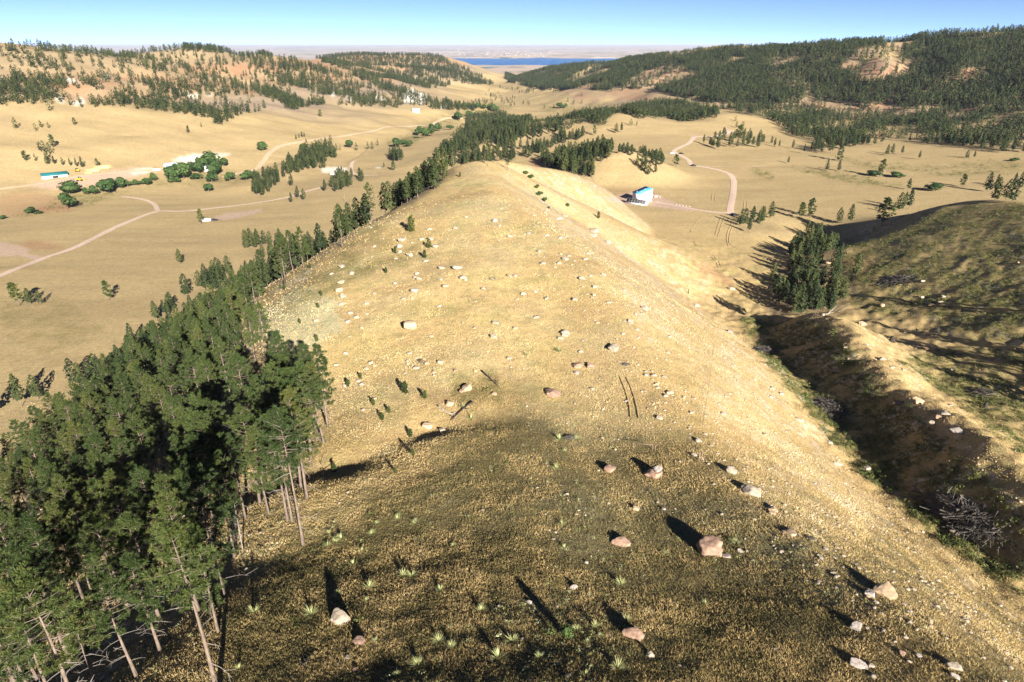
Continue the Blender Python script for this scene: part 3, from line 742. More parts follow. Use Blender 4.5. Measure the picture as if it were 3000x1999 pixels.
# ------------------------------------------------------------------ where pines stand
# outline of each stand on the picture's ground, distance range, square metres per tree, heights, how gappy, name
STANDS = [
    (D([(560, 562), (650, 505), (760, 472), (860, 428), (1000, 376), (1045, 386), (1010, 430), (950, 465), (855, 512), (780, 562), (700, 608), (640, 652), (600, 640)]), 18, 480, 70, 12, 22, .1, "flank"),
    (D([(-150, 1000), (120, 905), (200, 845), (300, 765), (400, 695), (500, 625), (560, 562), (600, 640), (640, 652), (585, 700), (598, 770), (625, 850), (690, 945), (735, 985), (728, 1060), (700, 1150), (690, 1235), (610, 1270),
        (560, 1330), (515, 1420), (500, 1580), (480, 1750), (-200, 1750)]), 18, 420, 40, 10, 20.5, -.02, "flank"),
    (D([(575, 440), (600, 412), (680, 372), (700, 346), (760, 332), (775, 362), (700, 402), (660, 402), (640, 422), (600, 456)]), 450, 1200, 42, 10, 14, 0, "left knoll"),
    (D([(876, 362), (890, 352), (915, 352), (928, 368), (900, 372)]), 500, 1400, 45, 11, 15, 0, "mound"),
    (D([(655, 467), (700, 448), (760, 432), (745, 415), (800, 402), (845, 412), (790, 442), (700, 470)]), 300, 900, 110, 9, 13.5, .1, "road side"),
    (D([(980, 372), (1030, 340), (1068, 302), (1080, 272), (1150, 264), (1195, 276), (1245, 290), (1330, 272), (1400, 256), (1490, 236), (1560, 236), (1650, 262), (1645, 282), (1560, 282),
        (1500, 272), (1465, 277), (1440, 264), (1410, 268), (1395, 292), (1340, 312), (1325, 325), (1270, 342), (1235, 345), (1285, 330), (1215, 368), (1130, 378), (1040, 384)]), 430, 1700, 36, 10, 14.5, .16, "wooded ridge"),
    (D([(1235, 372), (1285, 358), (1340, 347), (1385, 337), (1410, 346), (1395, 372), (1335, 378), (1375, 395), (1365, 412), (1300, 402), (1250, 384)]), 400, 800, 36, 11, 15, 0, "knoll"),
    (D([(1420, 352), (1480, 362), (1530, 376), (1505, 404), (1455, 414), (1420, 408), (1445, 385)]), 400, 800, 48, 9, 13, 0, "knoll"),
    (D([(1490, 240), (1600, 236), (1640, 256), (1700, 257), (1780, 282), (1850, 338), (1880, 352), (1990, 334), (2060, 322), (2150, 336), (2353, 354), (2500, 360), (2500, 245), (2353, 247), (2100, 232),
        (1900, 246), (1800, 242), (1650, 237)]), 500, 2200, 62, 10, 14.5, .2, "right forest"),
    (D([(1160, 172), (1250, 157), (1300, 150), (1360, 145), (1460, 137), (1600, 122), (1700, 114), (1800, 112), (1950, 102), (2100, 90), (2200, 80), (2353, 76), (2600, 90), (2600, 240), (2353, 240), (2200, 245),
        (2050, 242), (1900, 236), (1780, 240), (1650, 240), (1560, 222), (1490, 205), (1400, 212), (1330, 205), (1250, 206), (1170, 192)]), 1000, 4200, 46, 11, 17, -.2, "right hills"),
    (D([(1780, 236), (2100, 228), (2353, 236), (2500, 245), (2353, 252), (2000, 252)]), 800, 2200, 420, 10, 14, .2, "right hills"),
    (D([(-60, 105), (350, 112), (420, 108), (560, 115), (700, 150), (720, 190), (720, 215), (400, 205), (0, 185)]), 1100, 2800, 330, 10, 15, 0, "left hill"),
    (D([(415, 106), (470, 100), (560, 110), (605, 126), (560, 124), (420, 120)]), 1100, 2800, 75, 11, 16, 0, "left hill"),
    (D([(-80, 190), (100, 182), (200, 190), (300, 196), (400, 196), (520, 200), (640, 206), (760, 216), (760, 240), (690, 250), (560, 262), (518, 286), (490, 290), (478, 270), (380, 262),
        (250, 244), (220, 266), (100, 262), (58, 282), (80, 308), (-80, 325)]), 900, 2600, 80, 10, 15.5, .12, "left hill"),
    (D([(560, 115), (620, 130), (720, 150), (800, 176), (900, 200), (980, 226), (1000, 240), (920, 250), (830, 246), (760, 240), (720, 222), (600, 182)]), 1100, 3000, 140, 10, 15, .1, "left hill"),
    (D([(720, 134), (800, 124), (920, 122), (1000, 130), (1060, 155), (1110, 182), (1135, 195), (1060, 196), (980, 166), (900, 152), (760, 152)]), 1800, 4200, 85, 11, 16, 0, "second hill"),
    (D([(760, 150), (900, 150), (980, 165), (1060, 190), (1000, 206), (960, 200), (900, 206), (830, 186)]), 1500, 4200, 180, 10, 15, .1, "second hill"),
    (D([(975, 226), (1010, 236), (1105, 246), (1090, 256), (1000, 252)]), 1100, 3000, 60, 10, 14, .1, "left hill"),
    (D([(1130, 200), (1250, 208), (1370, 222), (1370, 246), (1250, 252), (1090, 240)]), 1200, 4500, 950, 8, 12, .3, "valley"),
    (D([(1608, 336), (1650, 312), (1745, 318), (1755, 332), (1660, 344)]), 500, 1500, 240, 9, 12, .1, "field"),
    ([(2262, 930), (2262, 805), (2290, 762), (2330, 702), (2400, 690), (2455, 712), (2445, 765), (2545, 825), (2500, 850), (2462, 916), (2392, 928)], 120, 480, 50, 9.5, 12.5, 0, "gully grove"),
    ([(2160, 668), (2180, 655), (2258, 650), (2262, 672), (2200, 690)], 200, 600, 40, 10, 13, 0, "gully grove"),
]
BALD = [D([(1085, 340), (1130, 330), (1170, 346), (1120, 362)]), D([(1175, 350), (1215, 340), (1235, 356), (1195, 372)]), D([(1290, 300), (1340, 292), (1350, 312), (1300, 322)]), D([(1430, 200), (1480, 165), (1530, 150), (1560, 190), (1500, 210)]), D([(1925, 160), (1980, 108), (2065, 112), (2100, 160), (2060, 185), (1980, 195)]), D([(1280, 196), (1330, 166), (1385, 150), (1390, 166), (1330, 188)]), D([(1470, 195), (1495, 165), (1540, 142), (1570, 146), (1590, 182), (1560, 196)]),
        D([(1945, 148), (1990, 110), (2055, 116), (2080, 150), (2060, 162), (1990, 182)]), D([(1395, 200), (1490, 210), (1500, 234), (1400, 232)]), D([(1180, 214), (1380, 222), (1390, 236), (1200, 236)]),
        D([(985, 195), (1090, 200), (1060, 196)]), D([(1610, 240), (1780, 238), (1790, 244), (1620, 250)]), D([(2020, 305), (2050, 302), (2045, 316), (2000, 316)]), D([(1400, 262), (1440, 262), (1440, 275), (1400, 285)])]
LONE = [  # base pixel, height m, label
    (1241, 1999, 0, None),
    (220, 368, 9, "small round pine alone on the grass just below the wooded left hill"), (552, 392, 10, "lone bushy pine in the open pale field below the left hill"),
    (590, 373, 6, None), (121, 374, 9, None), (143, 376, 8, None), (105, 384, 9, None), (156, 432, 14, "tall pine topping the small clump on the far left field"),
    (130, 446, 13, None), (147, 452, 13, None), (118, 442, 10, None), (140, 470, 12, None), (77, 473, 11, "pine at the left edge of the far left clump"), (105, 473, 9, None), (140, 482, 11, None), (160, 483, 10, None),
    (185, 485, 9, None), (207, 488, 9, None), (225, 490, 10, None), (242, 491, 12, None), (287, 490, 9, "pine standing alone above the stacks of yellow logs"),
    (938, 342, 11, "lone pine at the edge of the grass below the white bluff"), (868, 409, 7, None), (877, 405, 7, None), (885, 402, 8, None), (892, 402, 7, None),
    (1045, 443, 12, None), (1078, 438, 11, None), (1091, 438, 11, None), (1107, 427, 9, None), (986, 443, 10, None), (996, 441, 7, None), (941, 495, 9, None), (951, 494, 11, None),
    (1153, 499, 10, "flat-topped pine on the mound just left of the summit"), (1125, 491, 6, None), (855, 545, 13, None), (817, 537, 12, None),
    (1330, 491, 12, "dark slender pine on the far slope just left of the summit"), (1302, 515, 13, None), (1286, 524, 14, None), (1275, 527, 12, None),
    (1429, 486, 11, "dark pine standing on the bare summit of the ridge"), (1487, 499, 9, "ragged pine just right of the bare summit"),
    (590, 657, 12, "lone pine beside the white trailer in the left valley"), (319, 880, 10, "small wind-bent pine in the grass above the forest"), (529, 775, 10, None),
    (57, 896, 12, "spreading pine in the pale field at the left edge of the photo"), (90, 893, 9, None), (120, 893, 8, None),
    (1980, 489, 11, "lone round pine beside the bend of the gravel road"),
    (1805, 390, 12, None), (1820, 389, 13, None), (1848, 369, 9, None), (1865, 369, 6, None), (1741, 398, 12, "pine at the foot of the bare golden knob"),
    (2157, 375, 9, None), (2176, 374, 8, None), (2182, 393, 8, None), (2154, 356, 7, None),
    (2061, 422, 11, None), (2080, 428, 10, None), (2103, 438, 12, None), (2106, 419, 14, None), (2119, 412, 15, None), (2138, 432, 17, None), (2163, 419, 20, "tallest pine of the clump beside the upper gravel road"),
    (2176, 430, 14, None), (2189, 430, 12, None), (2205, 431, 12, None), (2220, 433, 12, None),
    (2346, 645, 12, "left one of two pines on the low rocky rise"), (2373, 638, 13, "right one of two pines on the low rocky rise"), (2258, 640, 12, None), (2457, 655, 11, None), (2489, 655, 13, None),
    (2582, 661, 16, "pine with bare grey lower limbs at the edge of the black shadow"), (2617, 626, 8, None), (2633, 618, 13, None), (2661, 613, 14, None), (2645, 617, 13, None),
    (2422, 501, 11, None), (2457, 501, 10, None), (2578, 519, 15, "tall open-crowned pine alone on the right golden field"), (2661, 556, 9, None), (2818, 548, 10, "lone pine on the field left of the shaded clump"),
    (2891, 562, 15, None), (2913, 565, 14, None), (2913, 589, 12, None), (2967, 552, 12, None), (2987, 552, 13, None), (2945, 589, 11, None), (2964, 592, 11, None),
    (2459, 472, 15, "broad dark pine alone in the middle of the right fields"), (2309, 479, 7, None), (2598, 455, 11, None), (2613, 452, 11, None), (2642, 453, 9, None), (2692, 468, 9, None),
    (2832, 464, 8, None), (2853, 464, 7, None), (2432, 449, 13, "dark bushy pine in front of the right forest edge"), (2406, 449, 12, None), (2355, 450, 10, None), (2322, 436, 10, None), (2269, 430, 10, None),
    (2282, 433, 9, None), (2260, 421, 9, None), (2515, 421, 13, None), (2473, 421, 12, None), (2455, 420, 13, None), (2540, 425, 13, None),
    # open-grown trees along the edge of the foreground stand
    (640, 2040, 17, "tall sunlit pine with a bare pale trunk at the bottom left corner"), (889, 1598, 19, "pine with the long bare trunk at the edge of the black shadow"),
    (900, 1462, 17, None), (842, 1525, 16, None), (857, 1530, 16, None), (950, 1300, 15, None), (910, 1345, 17, None), (960, 1250, 16, None), (925, 1268, 17, None), (786, 1068, 15, None),
    (888, 782, 14, "short-crowned pine on a bare trunk standing clear of the stand"), (1002, 724, 13, "flat layered pine standing clear of the stand on the tan slope"),
    (860, 800, 15, None), (810, 822, 14, None), (775, 845, 15, None), (1089, 660, 15, None), (1048, 650, 15, None), (1025, 690, 12, None), (940, 735, 12, None)]
LONE = [l for l in LONE if l[2]]
# sampled by sheet cells so that trees stand at even spacing on the ground
cellA = (RR[1:] - RR[:-1])[:, None] * (0.5 * (RR[1:] + RR[:-1]))[:, None] * (TH[1:] - TH[:-1])[None, :]
cu = .25 * (GU[:-1, :-1] + GU[1:, :-1] + GU[:-1, 1:] + GU[1:, 1:]); cv = .25 * (GV[:-1, :-1] + GV[1:, :-1] + GV[:-1, 1:] + GV[1:, 1:])
chid = np.minimum(HID[:-1, :-1], HID[1:, 1:]); crr = np.broadcast_to((0.5 * (RR[1:] + RR[:-1]))[:, None], cu.shape)
cfr = (crr > 0) & ((gy * CP - GZ * SP)[:-1, :-1] > 3)
bald = np.zeros(cu.shape, bool)
for p in BALD: bald |= inside(cu + 12 * perlin(cu / 25, cv / 12, 81), cv + 5 * perlin(cu / 25, cv / 12, 82), p) & (crr > 600)
trees = []          # x y z h stand label
occ = {}
def free(x, y, d, put=True):
    k = (int(math.floor(x / 4)), int(math.floor(y / 4)))
    for i in (-1, 0, 1):
        for j in (-1, 0, 1):
            for a, b_ in occ.get((k[0] + i, k[1] + j), ()):
                if (a - x) ** 2 + (b_ - y) ** 2 < d * d: return False
    if put: occ.setdefault(k, []).append((x, y))
    return True
for u, v, hgt, lab in LONE:
    x, y, z = hit(u, v); free(x, y, .1)
    trees.append((x, y, z, hgt, "lone", lab))
for poly, r0, r1, m2, h0, h1, gap, nm in STANDS:
    p = np.array(poly)
    s = np.argwhere(cfr & (cu > p[:, 0].min()) & (cu < p[:, 0].max()) & (cv > p[:, 1].min()) & (cv < p[:, 1].max()) & (crr > r0) & (crr < r1) & (chid < 14) & (~bald | (rng.random(bald.shape) < .13)))
    if not len(s): print("EMPTY", nm); continue
    j, i = s[:, 0], s[:, 1]
    ju, jv = (14 * perlin(cu[j, i] / 40, cv[j, i] / 18, 83), 4 * perlin(cu[j, i] / 40, cv[j, i] / 18, 84)) if r0 > 400 else (0, 0)
    ok = inside(cu[j, i] + ju, cv[j, i] + jv, poly); j, i = j[ok], i[ok]
    x0, y0 = crr[j, i] * np.sin(TH[i]), crr[j, i] * np.cos(TH[i])
    dens = cellA[j, i] / m2
    if gap:
        lam = 60 if r0 < 800 else 130
        gn = fbm(x0, y0, lam, 3, 85)
        dens *= np.clip((gn + .5 - gap) * 2.2, 0.03, 2.0)
    n = rng.poisson(dens)
    ids = np.repeat(np.arange(len(n)), n); rng.shuffle(ids)
    for q in ids:
        jj, ii = j[q], i[q]
        r = RR[jj] + rng.random() * (RR[jj + 1] - RR[jj]); th = TH[ii] + rng.random() * (TH[ii + 1] - TH[ii])
        x, y = r * math.sin(th), r * math.cos(th)
        if not free(x, y, 2.6 if r < 400 else 3.2): continue
        trees.append((x, y, None, (h0 + (h1 - h0) * rng.beta(2.2, 1.8)) * (float(np.interp(r, [55, 85, 120, 280], [.85, .95, .95, .62])) if nm == 'flank' else 1), nm, None))
for _ in range(16):      # pines on the slope just outside the right edge, whose shadows reach into the picture
    x, y = 152 + 40 * rng.random(), 95 + 110 * rng.random()
    if x > .80 * (y * .909 + 40) and free(x, y, 4): trees.append((x, y, None, 13 + 3 * rng.random(), 'beyond', None))
# needle litter under the closed stands
lit = np.zeros(NR * NT, np.float32)
for poly, r0, r1, m2, h0, h1, gap, nm in STANDS:
    if m2 <= 110: lit = np.maximum(lit, (.9 if m2 < 60 else .65) * blur(area(poly, r0, r1, 8 if r0 > 400 else 14), 2 if r0 > 400 else 5))
blm = np.zeros_like(lit)
for p in BALD: blm = np.maximum(blm, blur(area(p, 600, 9000, 8), 1))
lit *= (1 - blm) * np.clip(.85 + .6 * n80, 0.2, 1)
ground_o.data.attributes["litter"].data.foreach_set("value", lit.astype(np.float32))
TX = np.array([(t[0], t[1]) for t in trees]); TZ = ground(TX[:, 0], TX[:, 1]); THt = np.array([t[3] for t in trees])
su, sv, szc = project(TX[:, 0], TX[:, 1], TZ + THt * .6)
inframe = (su > -60) & (su < 3060) & (sv > -20) & (sv < 2080)
score = np.where(inframe, THt / szc, 0) + np.array([10.0 if t[5] else 0 for t in trees])
order = np.argsort(-score)
near_ids = [int(k) for k in order[:300]]
far_ids = [int(k) for k in order[300:] if inframe[k] or trees[k][4] == 'beyond']
print("pines", len(trees), "stuff", len(far_ids), "flank", sum(t[4] == "flank" for t in trees), "farthest near", np.hypot(*TX[near_ids].T).max())

# ------------------------------------------------------------------ individual pines
PA = [pine_proto(100 + i, 16.0, base=b_, wid=w, nb=n_, cl=5, ns=48, size=.38, dead=d_, width=.075)
      for i, (b_, w, n_, d_) in enumerate([(.36, .15, 60, 7), (.44, .16, 52, 8), (.30, .16, 66, 6), (.40, .13, 56, 8), (.34, .18, 64, 7), (.50, .17, 44, 9), (.28, .145, 62, 5), (.42, .185, 50, 8), (.58, .135, 40, 6), (.62, .15, 36, 7)])]
PB = [pine_proto(200 + i, 12.0, base=b_, wid=w, nb=n_, cl=4, ns=9, size=.85, dead=4, width=.22)
      for i, (b_, w, n_) in enumerate([(.18, .20, 36), (.28, .18, 32), (.10, .22, 40), (.22, .24, 34)])]
STAND_LABEL = {
    "flank": ("green pine packed in the dense forest on the shaded left flank", "pines of the foreground forest"),
    "left knoll": ("pine in the dark stand on the low knoll of the left valley", "pines on the left valley knoll"),
    "mound": ("pine in the small dense clump on the grassy mound", "pines on the grassy mound"),
    "road side": ("pine in the loose row beside the pale left valley road", "pines beside the valley road"),
    "wooded ridge": ("pine on the wooded ridge behind the bare summit", "pines on the ridge behind the summit"),
    "knoll": ("pine on the steep knoll behind the white barn", "pines on the knoll behind the barn"),
    "right forest": ("pine in the forest below the right hills", "pines of the right forest"),
    "field": ("pine in the clump beside the upper gravel road", "pines beside the upper road"),
    "gully grove": ("tall thin-trunked pine in the shaded grove right of the ridge", "pines of the gully grove"),
    "lone": ("small scattered pine standing apart on open grass", "scattered single pines"),
    "right hills": ("pine on the wooded right hills", "pines of the right hills"), "left hill": ("pine on the spotted left hill", "pines of the left hill"),
    "valley": ("pine scattered in the far golden valley", "pines in the far valley"), "second hill": ("pine on the second left hill", "pines of the second hill")}
ri = random.Random(5)
for k in near_ids:
    x, y, _, hgt, nm, lab = trees[k]
    r = math.hypot(x, y)
    big = r < 330
    if big: cm, tm = ri.choice(PA[:8] if nm == "flank" else PA[5:]); H0 = 16.0
    else: cm, tm = ri.choice(PB); H0 = 12.0
    root = bpy.data.objects.new("pine_tree", None); COL.objects.link(root)
    root.empty_display_size = .5
    s = hgt / H0; w = ri.uniform(.85, 1.15) * (1 if big else 1.25)
    root.location = (x, y, float(TZ[k])); root.rotation_euler = (0, 0, ri.uniform(0, 6.28)); root.scale = (s * w, s * w, s)
    L, G = STAND_LABEL[nm]
    if lab: tag(root, lab, "pine tree", G)
    else:
        if nm == "lone":
            if r < 330 and x < 0: L, G = "pine at the sunlit outer edge of the foreground forest", "pines along the forest edge"
            elif x < 0: L, G = "small scattered pine standing apart in the left valley", "scattered pines of the left valley"
            elif r < 520: L, G = "scattered pine on the shaded slopes of the right side", "scattered pines of the near right side"
            else: L, G = "small scattered pine in the right golden fields", "scattered pines of the right fields"
        tag(root, L, "pine tree", G)
    link("trunk", tm, root); link("crown", cm, root)

# ------------------------------------------------------------------ the remaining forest, one mass
def far_proto(seed, nq, H=1.0, base=.12, wid=.22):
    r = np.random.default_rng(seed)
    s = (np.arange(nq) + r.random(nq)) / nq; z = base + (1 - base) * s ** .9
    rad = wid * np.interp(s, [0, .15, .4, .7, 1], [.6, 1, .98, .74, .16]) * r.uniform(.35, 1.0, nq)
    an = np.arange(nq) * 2.399 + r.normal(0, .4, nq)
    c = np.c_[rad * np.cos(an), rad * np.sin(an), z]
    nn = np.c_[np.cos(an), np.sin(an), r.uniform(.1, 1.3, nq)] + .5 * rand_dirs(nq, r); nn /= np.linalg.norm(nn, axis=1)[:, None]
    s1 = np.cross(nn, rand_dirs(nq, r)); s1 /= np.linalg.norm(s1, axis=1)[:, None]; s2 = np.cross(nn, s1)
    L = (r.uniform(.5, 1.0, nq) * (.125 if nq < 60 else .075) * (1.15 - .55 * s))[:, None]
    v = np.stack([c - s1 * L, c + s2 * L * .7, c + s1 * L, c - s2 * L * .7], 1).reshape(-1, 3)
    k = np.arange(nq)[:, None] * 4
    f = np.vstack([k + np.array([[0, 1, 2]]), k + np.array([[0, 2, 3]])])
    return v, f
FP = {False: [far_proto(300 + i, 36, wid=w) for i, w in enumerate((.26, .30, .23, .33))], True: [far_proto(320 + i, 150, wid=w, base=b_) for i, (w, b_) in enumerate(((.19, .2), (.23, .12), (.17, .25), (.22, .16)))]}
V, Fc, T, M, n = [], [], [], [], 0
for k in far_ids:
    x, y, hgt = TX[k, 0], TX[k, 1], THt[k]
    mid = math.hypot(x, y) < 900
    v, f = ri.choice(FP[mid])
    a = ri.uniform(0, 6.28); ca, sa = math.cos(a), math.sin(a); w = hgt * ri.uniform(.85, 1.25)
    vv = np.c_[(v[:, 0] * ca - v[:, 1] * sa) * w + x, (v[:, 0] * sa + v[:, 1] * ca) * w + y, v[:, 2] * hgt + TZ[k]]
    V.append(vv); Fc.append(f + n); n += len(vv); T.append(np.full(len(vv), ri.random())); M.append(np.zeros(len(f), np.int32))
    if mid:
        q = .012 * hgt; tv = np.array([(x + q, y, TZ[k] - .3), (x - q * .5, y + q, TZ[k] - .3), (x - q * .5, y - q, TZ[k] - .3), (x, y, TZ[k] + hgt * .9)])
        V.append(tv); Fc.append(np.array([[0, 1, 3], [1, 2, 3], [2, 0, 3]]) + n); n += 4; T.append(np.zeros(4)); M.append(np.ones(3, np.int32))
me = new_mesh("pine_forest", np.vstack(V), np.vstack(Fc).ravel(), 3, ft_m); attr(me, "tint", np.concatenate(T))
attr(me, "dead", np.zeros(n)); me.materials.append(bark_m); me.polygons.foreach_set("material_index", np.concatenate(M))
tag(link("pine_forest", me), "dark green pine forest covering the far hills and wooded ridges of the valley", "forest", kind="stuff")
# ------------------------------------------------------------------ boulders
def rock_mat(name, c0, c1, lichen=.25):
    m, t, b = mat(name); h = NT_(t); P = h.pos()
    oi = h.n("ShaderNodeObjectInfo")
    va = h.n("ShaderNodeVectorMath"); va.operation = 'ADD'; h.l(P, va.inputs[0]); h.l(oi.outputs["Random"], va.inputs[1])
    f1 = h.noise(va.outputs[0], 2.2, 5, .62); f2 = h.noise(va.outputs[0], 9, 4, .6)
    c = h.mix(h.ramp(f1, [(.35, 0.0), (.65, 1.0)]), c0, c1)
    c = h.mix(h.ramp(f2, [(.56, 0.0), (.68, lichen * 2)]), c, (.16, .14, .12))
    h.l(c, b.inputs["Base Color"]); b.inputs["Roughness"].default_value = .9; b.inputs["Specular IOR Level"].default_value = .2
    k = h.n("ShaderNodeBump"); k.inputs["Strength"].default_value = .7; k.inputs["Distance"].default_value = .12
    h.l(h.noise(va.outputs[0], 5, 5, .65), k.inputs["Height"]); h.l(k.outputs[0], b.inputs["Normal"])
    return m
RM = {"w": rock_mat("pale limestone", (.28, .235, .185), (.43, .365, .295), .35), "t": rock_mat("tan sandstone", (.35, .25, .165), (.48, .36, .245), .25),
      "r": rock_mat("reddish sandstone", (.22, .14, .105), (.39, .26, .195), .4), "g": rock_mat("grey stone", (.30, .26, .24), (.44, .39, .36), .4)}
def ico(n):
    import bmesh
    bm = bmesh.new(); bmesh.ops.create_icosphere(bm, subdivisions=n, radius=1.0)
    v = np.array([q.co[:] for q in bm.verts]); f = np.array([[w.index for w in p.verts] for p in bm.faces]); bm.free()
    return v, f
IV, IF = ico(4); SV, SF = ico(1)
def rock_shape(seed, v0, cuts=11, lo=.62, noise=.09):
    r = np.random.default_rng(seed)
    v = v0.copy() * 1.25
    nrm = rand_dirs(cuts, r); nrm[:6] = np.vstack([np.eye(3), -np.eye(3)]) + r.normal(0, .22, (6, 3)); nrm /= np.linalg.norm(nrm, axis=1)[:, None]
    dd = r.uniform(lo, .98, cuts)
    for n_, d_ in zip(nrm, dd):
        e = np.maximum(0, v @ n_ - d_); v -= e[:, None] * n_ * .86
    if noise:
        q = perlin(v[:, 0] * 2.1 + seed, v[:, 1] * 2.1 + v[:, 2] * 1.3, 3) * noise + perlin(v[:, 0] * 5 + seed, v[:, 1] * 5 - v[:, 2] * 4, 4) * noise * .5
        v *= (1 + q)[:, None]
    return v / np.ptp(v, axis=0)
ROCKS = {}
for i in range(12):
    v = rock_shape(400 + i, IV) if i < 9 else rock_shape(430 + i, IV, 9, .80, .13)
    for k in "wtrg":
        me = new_mesh("boulder", v, IF.ravel(), 3, RM[k]); ROCKS[(i, k)] = me
# centre pixel, apparent width, stone, height ratio, depth ratio, label
BIG = [
    (2075, 1600, 68, "r", .95, 1.05, "largest rounded pinkish boulder with a long black shadow on the near right ridge top"), (1920, 1385, 50, "r", .75, .8, "blocky red boulder with a flat grey slab lying on it"),
    (1783, 1372, 34, "r", .9, .8, "split red boulder with a dark crack left of the slab-topped block"), (1819, 1584, 50, "r", .5, .7, "low red boulder with a groove across its top, left of the largest boulder"),
    (1000, 1806, 66, "w", .5, .62, "long white slab tilted over low green bushes at the bottom left"), (1854, 1853, 60, "r", .62, .8, "cracked brown red boulder right of the small round bush at the bottom"),
    (1203, 955, 36, "t", 1.0, .9, "egg-shaped orange boulder alone in mid slope"), (1368, 1137, 30, "t", .8, .9, "rounded tan boulder among green weeds in the middle of the ridge"), (1352, 1146, 15, "r", .8, .9, "small red stone against the rounded tan boulder"),
    (1620, 1147, 46, "r", .5, .7, "flat red and white boulder in the brown grass of mid ridge"), (1800, 1020, 30, "w", .9, .9, "pale leaning boulder with a square black shadow beside the wheel track"),
    (1692, 1068, 28, "r", .6, .9, "left rock of the pinkish trio beside the wheel track"), (1727, 1071, 22, "r", .8, .9, "right rock of the pinkish trio beside the wheel track"), (1689, 1090, 17, "g", .4, .9, "lower flat rock of the pinkish trio beside the wheel track"),
    (1318, 1182, 24, "t", .7, .9, "tan rock above the crossed dead branches"), (1253, 1247, 30, "t", .7, .9, "rounded tan rock below the crossed dead branches"), (1298, 1259, 24, "w", .5, .7, "white flat stone below the crossed dead branches"),
    (2598, 1732, 64, "t", .62, .8, "big pale tan boulder on the near right rim"), (2547, 1738, 30, "g", .8, .9, "dark grey rock pressed against the big tan rim boulder"), (2508, 1834, 38, "g", .5, .7, "grey whitish boulder below the big tan rim boulder"),
    (2515, 1939, 50, "g", .35, .7, "flat purple grey slab at the bottom right"), (2553, 1950, 17, "w", 1.0, .9, "small upright white stone beside the purple grey slab"), (2795, 1950, 42, "w", .6, .6, "long pale rock near the bottom right corner"),
    (2798, 1980, 26, "g", .6, .6, "grey stone just below the long pale rock in the bottom right corner"), (2200, 1434, 54, "w", .55, .7, "white pointed boulder on the right rim above the gully flank"), (2139, 1375, 34, "w", .7, .8, "pale broken boulder on the rim just below the fence post"),
    (2263, 1490, 30, "t", .6, .8, "low tan boulder down rim from the white pointed boulder"), (2317, 1558, 38, "t", .5, .9, "pinkish broken outcrop with dead branches on the right rim"),
    (1177, 702, 30, "w", .9, .8, "top white boulder of the stacked column near the young pine"), (1171, 722, 22, "w", .9, .8, "middle white boulder of the stacked column"), (1171, 737, 17, "w", .9, .8, "bottom white boulder of the stacked column"),
    (1214, 849, 31, "w", .7, .8, "domed white boulder in the upper middle slope"), (1002, 823, 28, "t", .6, .8, "uppermost of three tan boulders in a line on the left slope"), (994, 848, 28, "t", .7, .8, "middle of three tan boulders in a line on the left slope"), (1003, 864, 26, "w", .6, .8, "lowest of three tan boulders in a line on the left slope"),
    (1340, 780, 38, "w", .5, .7, "wide pale boulder heap on the upper slope"), (1356, 811, 27, "w", .7, .8, "tilted pale boulder under the wide boulder heap"), (1295, 783, 24, "w", .6, .7, "low white boulder left of the wide boulder heap"),
    (1739, 673, 40, "w", .5, .8, "pale outcrop with a black hollow on the upper right rim"), (1781, 709, 22, "w", 1.0, .8, "pointed pale rock on the upper right rim"), (1637, 640, 26, "w", .7, .8, "white broken rock right of the summit slope"),
    (1886, 903, 30, "w", .8, .8, "pale outcrop on the middle of the right rim"), (1656, 974, 26, "w", .8, .8, "pale split rocks with long shadows in mid ridge"), (1453, 943, 26, "w", .5, .7, "thin tilted white slab in mid ridge"), (1447, 985, 20, "w", .6, .8, "layered pale rock below the thin tilted slab"),
    (2692, 1172, 36, "t", .5, .7, "tan boulder at the shadow edge of the gully spur"), (2633, 1177, 34, "r", .3, .7, "low reddish ledge in the gully shadow"), (2767, 1210, 28, "w", .6, .8, "pale boulder on the crest of the right spur"),
    (2751, 1222, 20, "t", .8, .8, "tan stone under the pale spur crest boulder"), (2728, 1238, 20, "w", .6, .8, "whitish stone low on the shaded side of the spur"), (2808, 1262, 40, "g", .45, .8, "dark flat boulder on the shaded side of the spur"), (2527, 946, 28, "t", .7, .6, "orange rock on the crest of the right spur below the grove"),
    (2411, 922, 14, "w", .9, .8, "white rock at the foot of the grove"), (2261, 1136, 18, "w", .7, .8, None), (2288, 1153, 20, "w", .7, .8, None), (2341, 1228, 24, "w", .5, .7, "flat white rock left of the gully branch pile"), (2452, 1357, 24, "w", .5, .6, "small pale slab on the lower right flank"), (2537, 1372, 20, "w", .9, .9, "round pale rock right of the small slab on the lower right flank"),
    (2583, 896, 16, "t", 1.1, .6, "pointed tan rock standing on the shaded right slope"), (2728, 893, 22, "t", .6, .7, "flat tan rock on the lit strip of the right slope"), (2700, 869, 18, "w", .6, .7, None), (2755, 882, 18, "w", .4, .6, None), (2763, 868, 18, "w", .6, .7, None), (2429, 766, 30, "t", .5, .7, "tan outcrop between the trunks of the grove"),
    (1016, 1926, 20, "w", .7, .8, "grey white stone in yellow bushes at the bottom left"), (1039, 1962, 16, "r", .8, .8, "small red stone at the bottom left"), (1056, 1873, 38, "r", .5, .8, "dark red rocks sunk in bushes below the long white slab"), (1905, 1918, 26, "w", .7, .8, "white stone right of the cracked brown red boulder"),
    (1679, 1719, 24, "g", .5, .7, "dark flat stone in the brown grass at the bottom"), (2128, 1626, 26, "g", .4, .8, "flat grey stone beside the largest pinkish boulder"), (2166, 1613, 18, "g", .5, .8, "smaller flat grey stone beside the largest pinkish boulder"), (2798, 1561, 26, "w", .7, .7, "pale rock below the largest branch pile")]
